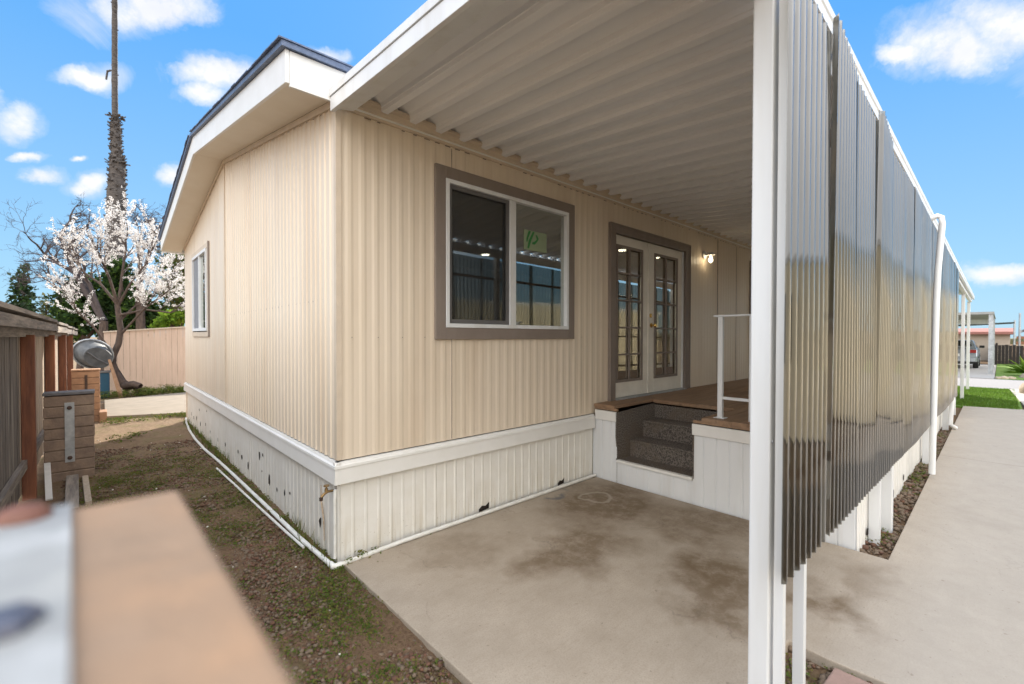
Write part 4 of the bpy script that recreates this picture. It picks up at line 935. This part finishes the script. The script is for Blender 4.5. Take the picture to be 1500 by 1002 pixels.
for k in range(34):
    a = random.uniform(0, 2*math.pi); e = random.uniform(-.6, .9); L = 2.4; prev = None
    for j in range(7):
        f = j/6; hx = L*f*math.cos(e*.6); c = top+np.array([math.cos(a)*hx, math.sin(a)*hx, L*f*math.sin(e)-1.3*f*f]); w = .35*math.sin(math.pi*(.1+.85*f)); s_ = np.array([-math.sin(a), math.cos(a), -.3])*w
        V += [c-s_, c+s_]; 
        if j: n_ = len(V); Fc.append((n_-4, n_-3, n_-1, n_-2))
np_mesh('fronds', V, Fc, MT['frond'], palm)
# foliage masses
def blob_tree(name, label, cat, base, lobes, n, size, mats, w=None, trunk=.12, group=None, flat=0):
    t = thing(name, tuple(np.array(base)*[1, 1, 0]), label, cat, group); C = []
    tot = sum(l[3]**2 for l in lobes)
    for x, y, z, r in lobes:
        k = int(n*r*r/tot); u = RNG.normal(size=(k, 3)); u /= np.linalg.norm(u, axis=1)[:, None]; rr = r*RNG.uniform(.15, 1.1, k)**.6
        f = .75+.35*np.sin(u[:, 0]*5+x)*np.cos(u[:, 2]*6+z)
        C.append(np.array([x, y, z])+u*(rr*f)[:, None])
    leaf_part('crown', np.concatenate(C), size, mats, t, w, flat)
    c = np.mean([l[:3] for l in lobes], 0); b = np.array([base[0], base[1], 0])
    mb = MB().tube([b, b*.5+c*.5, c], [trunk, trunk*.8, trunk*.4], 7)
    for x, y, z, r in lobes: mb.tube([b*.5+c*.5, (x, y, z)], [trunk*.5, trunk*.2], 5)
    mb.build('trunk', MT['bark'], t, True); return t
W = lambda px, py, t: world(px, py, t)
def lobes(lst, t): return [(*W(x, y, t+random.uniform(-.8, .8)), r) for x, y, r in lst]
blob_tree('evergreen_shrub', 'dark green evergreen shrub behind the bent trunk, above the fence', 'shrub', W(115, 470, 17), lobes([(105, 440, .75), (125, 455, .8), (95, 470, .6), (140, 440, .7), (120, 420, .6), (150, 468, .7), (108, 478, .7), (165, 455, .7)], 17), 9000, .085, [MT['leaf_dark'], MT['leaf_mid']], (.8, .2))
blob_tree('evergreen_shrub', 'dark evergreen bush directly behind the blossom and the back fence', 'shrub', W(190, 465, 18), lobes([(180, 430, .9), (200, 450, .9), (215, 465, .8), (185, 470, .8), (165, 420, .8), (175, 395, .6), (230, 470, .6)], 18), 9000, .085, [MT['leaf_dark'], MT['leaf_mid']], (.75, .25))
blob_tree('olive_tree', 'olive green tree against the house roof corner', 'tree', W(262, 440, 19), lobes([(258, 390, 1.0), (270, 420, 1.0), (250, 425, .8), (275, 380, .9), (262, 455, .8)], 19), 8000, .07, [MT['leaf_olive'], MT['leaf_mid']], (.75, .25))
blob_tree('leafy_shrub', 'bright yellow green shrub glowing above the back fence', 'shrub', W(250, 470, 15.5), lobes([(248, 466, .40), (262, 470, .35), (235, 474, .3), (270, 462, .35)], 15.5), 2600, .06, [MT['leaf_bright'], MT['leaf_mid']], (.75, .25))
def conifer(label, base, h, r, n, mats, seed):
    rs = np.random.default_rng(seed); t = thing('conifer_tree', tuple(base), label, 'tree'); C = []
    L = 15
    for i in range(L):
        f = i/(L-1); z = h*(.12+.88*f); R_ = r*(1-f)**.8+.1; k = int(n*(R_/r+.1)/L); m_ = rs.integers(5, 8)
        for j in range(m_):
            a = rs.uniform(0, 6.28); ln = R_*rs.uniform(.65, 1.1); s_ = rs.uniform(0.1, 1, k//m_+1)
            C.append(np.column_stack([np.cos(a)*ln*s_, np.sin(a)*ln*s_, z-.25*ln*s_+0*s_])+rs.normal(0, .06*r+.08, (len(s_), 3)))
    leaf_part('crown', np.concatenate(C)+np.array(base), .03*h, mats, t, None)
    MB().tube([base, np.array(base)+[0, 0, h*.98]], [r*.12, .03], 7).build('trunk', MT['bark'], t, True); return t
cb = W(35, 480, 36); cb[2] = 0
conifer('dark conifer with a pointed top rising beyond the wooden fence', tuple(cb), float(W(26, 395, 36)[2]), 2.0, 2600, [MT['conifer'], MT['leaf_dark']], 2)
cb = W(68, 480, 40); cb[2] = 0
conifer('smaller pale green conifer low behind the wooden fence', tuple(cb), float(W(60, 436, 40)[2]), 1.9, 1800, [MT['leaf_olive'], MT['conifer']], 4)

# ================================================================== ACROSS THE STREET
cpt = thing('carport', (27.2, -2.9, 0), 'grey flat roofed carport with white beam across the street', 'carport')
MB().prism([(27.0, 2.60), (36.4, 2.62), (36.4, 2.68), (27.0, 2.70)], 'y', -3.0, 3.1).build('roof', MT['carportroof'], cpt)
MB().box(36.41, 36.48, -2.95, 3.1, 2.36, 2.70).build('rear_beam', MT['white_clean'], cpt)
for x, y in ((27.15, -2.98), (27.15, 2.9), (31.7, -2.98), (36.2, -2.98)): MB().box(x, x+.14, y, y+.14, -.05, 2.6).build('post', MT['galv'], cpt)
car = thing('parked_sedan', (33.5, -1.55, 0), 'silver sedan parked nose in under the carport', 'car')
prof = [(31.35, .35), (31.30, .62), (31.42, .98), (31.95, 1.05), (32.55, 1.42), (33.75, 1.44), (34.55, 1.02), (35.6, .90), (35.78, .6), (35.75, .32)]
def carbody(y0, y1, inset):
    low = [(x, z) for x, z in prof]
    mb = MB(); vs = []; n = len(low)
    for y, sgn in ((y0, 1), (y1, -1)):
        for x, z in low: vs.append((x, y+sgn*(inset*max(0, z-.95)/.5), z))
    mb.add(vs, [tuple(range(n)), tuple(range(n, 2*n))[::-1]]+[(i, (i+1) % n, (i+1) % n+n, i+n) for i in range(n)]); return mb
carbody(-2.42, -.62, .22).build('body', MT['carpaint'], car, bevel=.04)
mb = MB(); mb.hexa([(32.0, -2.22, 1.075), (32.0, -.82, 1.075), (32.02, -.82, 1.05), (32.02, -2.22, 1.05), (32.50, -2.10, 1.415), (32.50, -.94, 1.415), (32.54, -.94, 1.40), (32.54, -2.10, 1.40)]); mb.build('rear_window', MT['carglass'], car)
mb = MB(); mb.add([(32.25, -2.395, 1.06), (34.2, -2.395, 1.05), (33.7, -2.215, 1.385), (32.68, -2.215, 1.385)], [(0, 1, 2, 3)]); mb.build('side_window', MT['carglass'], car)
mb = MB().add([(32.25, -.645, 1.06), (34.2, -.645, 1.05), (33.7, -.825, 1.385), (32.68, -.825, 1.385)], [(3, 2, 1, 0)]); mb.build('side_window', MT['carglass'], car)
for y in (-2.38, -.98): MB().box(31.32, 31.5, y, y+.34, .80, .96).build('tail_light', MT['tail'], car, bevel=.02)
for x in (32.15, 34.85):
    for y in (-2.44, -.82):
        wh = MB().lathe([(.2, 0), (.31, 0), (.325, .03), (.325, .17), (.31, .2), (.2, .2)], (x, y, .325), 'y', 24).build('wheel', MT['tyre'], car, True)
        MB().lathe([(0, -.004), (.19, -.004), (.2, .02), (.2, .18), (0, .2)], (x, y, .325), 'y', 16).build('rim', MT['rim'], wh)
for y in (-2.62, -.6): MB().box(33.9, 34.05, y, y+.2, 1.02, 1.15).build('mirror', MT['tyre'], car, bevel=.02)
MB().box(31.26, 31.4, -2.35, -.69, .35, .55).build('bumper', MT['carpaint'], car, bevel=.03)
MB().box(31.27, 31.31, -1.78, -1.26, .62, .76).build('number_plate', MT['white'], car)
MB().box(31.29, 31.33, -2.3, -.74, .24, .36).build('underbody', MT['tyre'], car)
bh = thing('beige_house', (45, 0, 0), 'low beige house with a faded red eave behind the carport', 'house')
MB().box(45, 55, -3.65, 12, -.05, 1.80).build('wall', MT['beigewall'], bh)
MB().prism([(44.6, 1.80), (55.4, 1.80), (55.4, 1.86), (50, 2.3), (44.6, 1.98)], 'y', -3.85, 12.2).build('roof', MT['redeave'], bh)
df = thing('dark_fence', (38.5, -5, 0), 'dark brown board fence at the back of the far lawn', 'fence')
mb = MB(); y = -2.95
while y > -12: mb.box(38.5, 38.53, y-.14, y-.005, -.05, 1.12+random.uniform(-.04, .04)); y -= .145
mb.build('board_panel', MT['darkfence'], df)
for y in (-3.0, -5.4, -7.8): MB().box(38.54, 38.63, y-.09, y, -.05, 1.25).build('post', MT['darkfence'], df)
MB().box(38.6, 45, -2.96, -2.93, -.05, 1.1).build('return_panel', MT['darkfence'], df)
sl = thing('shade_sail', (40, -3.2, 2.3), 'dark shade cloth stretched beyond the carport', 'shade sail')
MB().hexa([(38, 3, 2.10), (38.5, -3.75, 2.42), (42, -3.7, 2.46), (42, 3, 2.10), (38, 3, 2.16), (38.5, -3.75, 2.50), (42, -3.7, 2.54), (42, 3, 2.16)]).build('cloth', MT['sailcloth'], sl)
MB().tube([(38.6, -3.75, -.05), (38.6, -3.75, 2.6)], .045, 8).build('pole', MT['galv'], sl)
tp_ = thing('timber_porch', (43, -4.6, 0), 'orange brown timber porch rails right of the far beige house', 'porch')
for z in (.75, 1.15, 1.5): MB().box(43, 43.08, -9, -3.9, z, z+.16).build('rail', MT['timber'], tp_)
for y in (-4.0, -5.2, -6.4): MB().box(43.09, 43.2, y-.1, y, -.05, 1.75).build('post', MT['timber'], tp_)
gr = thing('grey_roof_house', (50, -5.5, 0), 'far house with a dark grey gable roof at the right edge', 'house')
MB().box(50, 58, -14, -4.6, -.05, 2.0).build('wall', MT['beigewall'], gr)
MB().prism([(-4.3, 1.95), (-9.5, 4.0), (-14.5, 1.95), (-14.5, 2.1), (-9.5, 4.2), (-4.3, 2.15)], 'x', 49.6, 58.4).build('roof', MT['roofgrey'], gr)
pl = MB().tube([(41, -4.0, -.05), (41, -4.0, 3.1)], .05, 8).build('utility_pole', MT['galv']); tag(pl, 'thin pale pole beside the far timber porch', 'pole')
# spiky plant and boulders at the right edge
sp_ = thing('spiky_palm', (25.2, -3.75, 0), 'small spiky palm at the right edge of the far lawn', 'plant')
V = []; Fc = []; c0 = np.array([27.2, -4.0, .1])
for k in range(46):
    a = random.uniform(0, 6.28); e = random.uniform(.05, 1.3); L = random.uniform(.6, 1.0)
    d = np.array([math.cos(a)*math.cos(e), math.sin(a)*math.cos(e), math.sin(e)]); s_ = np.array([-math.sin(a), math.cos(a), 0])*.035
    n_ = len(V); V += [c0-s_, c0+s_, c0+d*L*.6+s_*.9, c0+d*L-np.array([0, 0, .12*L]), c0+d*L*.6-s_*.9]; Fc.append((n_, n_+1, n_+2, n_+3, n_+4))
np_mesh('fronds', V, Fc, [MT['leaf_bright']], sp_)
MB().lathe([(.10, -.15), (.13, 0), (.10, .12), (0, .15)], tuple(c0), 'z', 8).build('stem', MT['bark'], sp_)
def boulder(x, y, z, r, label, seed):
    bm = bmesh.new(); bmesh.ops.create_icosphere(bm, subdivisions=3, radius=1); rs = np.random.default_rng(seed); ph = rs.uniform(0, 6, 6)
    for v in bm.verts:
        c = v.co; f = 1+.14*math.sin(3*c.x+ph[0])+.12*math.sin(4*c.y+ph[1])*math.cos(3*c.z+ph[2])+.06*math.sin(9*c.x+7*c.z+ph[3])
        v.co = Vector((x, y, z))+Vector((c.x*r*1.15, c.y*r, c.z*r*.8))*f
    me = bpy.data.meshes.new('boulder'); bm.to_mesh(me); bm.free(); me.materials.append(MT['rock'])
    for p in me.polygons: p.use_smooth = True
    return tag(link('boulder', me), label, 'boulder', 'tan boulders at the edge of the lawn')
boulder(18.3, -3.95, .12, .36, 'large tan boulder beside the lawn edging, farther of the two', 1)
boulder(15.6, -3.98, .08, .24, 'smaller tan boulder at the near end of the lawn edging', 2)
boulder(26.0, -3.95, .0, .22, 'brownish boulder at the foot of the spiky palm', 3)
for i, y in enumerate((-3.15, -3.3, -3.5)): boulder(24.7+.1*i, y, -.02, .13, 'small stone edging the far lawn along the street', 5+i)
# neighbour whose cream wall is mirrored in the windows and the smoked sheets
nb = thing('cream_neighbour_home', (6, -8.6, 0), 'cream ribbed home across the driveway, mirrored in the windows', 'house')
mb = MB(); siding(mb, 'x', -8.6, 1, -8, 20, 0, 2.75, .2, [(0, 0), (.12, 0), (.13, .01), (.18, .01), (.19, 0), (.2, 0)], 0); mb.build('front_siding', MT['creamwall'], nb)
MB().box(-8, 20, -15.6, -8.65, 0, 2.74).build('wall', MT['creamwall'], nb)
MB().prism([(-8.592, 2.76), (-15.7, 2.76), (-15.7, 2.86), (-12.2, 3.05), (-8.592, 2.86)], 'x', -8.4, 20.4).build('roof', MT['white'], nb)
for x in (-3,): MB().box(x, x+1.2, -8.585, -8.57, 1.2, 2.3).build('window', MT['carglass'], nb)

# ================================================================== SKY, SUN, CAMERA
SUN_EL, SUN_AZ = math.radians(33), math.atan2(.68, .73)      # azimuth measured from +Y towards +X
wd = bpy.data.worlds.new('World'); S.world = wd; wd.use_nodes = True
nt = wd.node_tree; nt.nodes.clear(); wo = nt.nodes.new('ShaderNodeOutputWorld'); bg = nt.nodes.new('ShaderNodeBackground'); nt.links.new(bg.outputs[0], wo.inputs[0])
sky = nt.nodes.new('ShaderNodeTexSky'); sky.sky_type = 'NISHITA'; sky.sun_disc = False; sky.sun_elevation = SUN_EL; sky.sun_rotation = SUN_AZ
sky.air_density = 1.0; sky.dust_density = 0.3; sky.ozone_density = 3.0
tc = nt.nodes.new('ShaderNodeTexCoord'); D = tc.outputs['Generated']
nrm = N(nt, 'ShaderNodeVectorMath', operation='NORMALIZE'); nt.links.new(D, nrm.inputs[0]); D = nrm.outputs[0]
sep = N(nt, 'ShaderNodeSeparateXYZ'); nt.links.new(D, sep.inputs[0])
el = sep.outputs[2]
SKYK = .06
n1 = N(nt, 'ShaderNodeVectorMath', operation='SCALE'); n1.inputs['Scale'].default_value = SKYK; nt.links.new(sky.outputs[0], n1.inputs[0])
blue = mixc(nt, ramp(nt, el, .0, .50), (.21, .37, .49), (.056, .23, .52))
base = mixc(nt, .82, n1.outputs[0], blue)
# unseen bright cloud added behind the camera and overhead to fill the shade
nz = noise(nt, D, 2.2, 6, .6)
fw_ = N(nt, 'ShaderNodeVectorMath', operation='DOT_PRODUCT'); fw_.inputs[1].default_value = (math.cos(_y), math.sin(_y), -.35); nt.links.new(D, fw_.inputs[0])
sky_fill = ramp(nt, math_n(nt, 'ADD', fw_.outputs['Value'], math_n(nt, 'MULTIPLY', nz, .5)), .15, -.45)
sky_fill_col = mixc(nt, ramp(nt, noise(nt, D, 3.5, 5), .35, .65), (1.70, 1.64, 1.55), (1.35, 1.31, 1.26))
sky_fill_col = mixc(nt, 1.0, sky_fill_col, mixc(nt, ramp(nt, el, .15, .85), (.84, .85, .87), (1.30, 1.34, 1.40)), 'MULTIPLY')
base = mixc(nt, sky_fill, base, sky_fill_col)
# separate fair-weather clouds, each at its own bearing
clouds = [(205, 14, 75, 30), (255, 5, 60, 26), (130, 112, 46, 15), (320, 112, 62, 26), (300, 140, 40, 16), (18, 175, 34, 26), (62, 252, 26, 10), (125, 268, 30, 13), (255, 258, 24, 14), (480, 88, 34, 14), (1400, 62, 95, 42), (1465, 30, 75, 45), (1330, 75, 40, 14), (1450, 402, 50, 13), (1490, 398, 40, 10), (40, 225, 22, 6), (118, 232, 12, 4), (-60, 140, 50, 25), (1600, 120, 90, 40), (620, -160, 90, 40), (90, -120, 90, 40)]
wob = N(nt, 'ShaderNodeTexNoise'); wob.inputs['Scale'].default_value = 9; wob.inputs['Detail'].default_value = 8; wob.inputs['Roughness'].default_value = .62; nt.links.new(D, wob.inputs['Vector'])
ws = N(nt, 'ShaderNodeVectorMath', operation='SUBTRACT'); ws.inputs[1].default_value = (.5, .5, .5); nt.links.new(wob.outputs['Color'], ws.inputs[0])
wsc = N(nt, 'ShaderNodeVectorMath', operation='SCALE'); wsc.inputs['Scale'].default_value = .055; nt.links.new(ws.outputs[0], wsc.inputs[0])
DW = N(nt, 'ShaderNodeVectorMath', operation='ADD'); nt.links.new(D, DW.inputs[0]); nt.links.new(wsc.outputs[0], DW.inputs[1])
dens = None; under = None
for px, py, a, b in clouds:
    dirv = lambda x, y: (lambda v: v/np.linalg.norm(v))(_d+RT*(x-750)/FPX-UP*(y-501)/FPX)
    c = dirv(px, py); ex = (dirv(px+1, py)-c)*a*1.18; ey = (c-dirv(px, py+1))*b*1.22
    inv = np.linalg.pinv(np.column_stack([ex, ey])); h, u, sa, sb = inv[0], inv[1], 1, 1
    sb_ = N(nt, 'ShaderNodeVectorMath', operation='SUBTRACT'); sb_.inputs[1].default_value = tuple(c); nt.links.new(DW.outputs[0], sb_.inputs[0])
    comp = []
    for vec, sc in ((h, sa), (u, sb), (c, .35)):
        dp = N(nt, 'ShaderNodeVectorMath', operation='DOT_PRODUCT'); dp.inputs[1].default_value = tuple(np.array(vec)/sc); nt.links.new(sb_.outputs[0], dp.inputs[0]); comp.append(dp.outputs['Value'])
    r2 = math_n(nt, 'ADD', math_n(nt, 'ADD', math_n(nt, 'MULTIPLY', comp[0], comp[0]), math_n(nt, 'MULTIPLY', comp[1], comp[1])), math_n(nt, 'MULTIPLY', comp[2], comp[2]))
    dd = math_n(nt, 'SUBTRACT', 1.0, r2)
    dens = dd if dens is None else math_n(nt, 'MAXIMUM', dens, dd)
fine = noise(nt, D, 22, 7, .65)
df_ = math_n(nt, 'ADD', dens, math_n(nt, 'MULTIPLY', math_n(nt, 'SUBTRACT', fine, .5), 1.9))
veil = math_n(nt, 'MULTIPLY', ramp(nt, math_n(nt, 'ADD', dens, math_n(nt, 'MULTIPLY', math_n(nt, 'SUBTRACT', noise(nt, D, 7, 8, .7, .6), .5), 5.5)), -.6, 1.6), .55)
cm = math_n(nt, 'MAXIMUM', ramp(nt, df_, -.05, .95), veil)
ccol = mixc(nt, ramp(nt, noise(nt, D, 12, 5), .35, .7), (.54, .53, .52), (.455, .46, .485))
base = mixc(nt, math_n(nt, 'MULTIPLY', cm, .93), base, ccol)
# ground-side of the sky dome
base = mixc(nt, ramp(nt, el, .0, -.08), base, (.30, .27, .23))
nt.links.new(base, bg.inputs[0]); bg.inputs[1].default_value = 1.0

sun = bpy.data.lights.new('sun', 'SUN'); sun.energy = 4.6; sun.angle = math.radians(.5); sun.color = (1, .93, .82)
so = bpy.data.objects.new('sun', sun); COL.objects.link(so)
sd = Vector((math.sin(SUN_AZ)*math.cos(SUN_EL), math.cos(SUN_AZ)*math.cos(SUN_EL), math.sin(SUN_EL)))
so.rotation_euler = sd.to_track_quat('Z', 'Y').to_euler(); so.location = (20, 20, 30)

cam = bpy.data.cameras.new('camera'); co = bpy.data.objects.new('camera', cam); COL.objects.link(co); S.camera = co
cam.sensor_fit = 'HORIZONTAL'; cam.sensor_width = 36; cam.lens = 36*FPX/1500; cam.clip_start = .02; cam.clip_end = 3000
M = Matrix(((RT[0], UP[0], -_d[0], CAM[0]), (RT[1], UP[1], -_d[1], CAM[1]), (RT[2], UP[2], -_d[2], CAM[2]), (0, 0, 0, 1)))
co.matrix_world = M
cam.dof.use_dof = True; cam.dof.focus_distance = 4.2; cam.dof.aperture_fstop = 2.1
S.view_settings.view_transform = 'Standard'; S.view_settings.look = 'None'; S.view_settings.exposure = 1.06; S.view_settings.gamma = 1
S.cycles.max_bounces = 10; S.cycles.transparent_max_bounces = 24; S.cycles.diffuse_bounces = 6; S.cycles.glossy_bounces = 5
S.cycles.use_denoising = True; S.cycles.sample_clamp_indirect = 6
for o in bpy.data.objects:
    if '_off' in o: del o['_off']
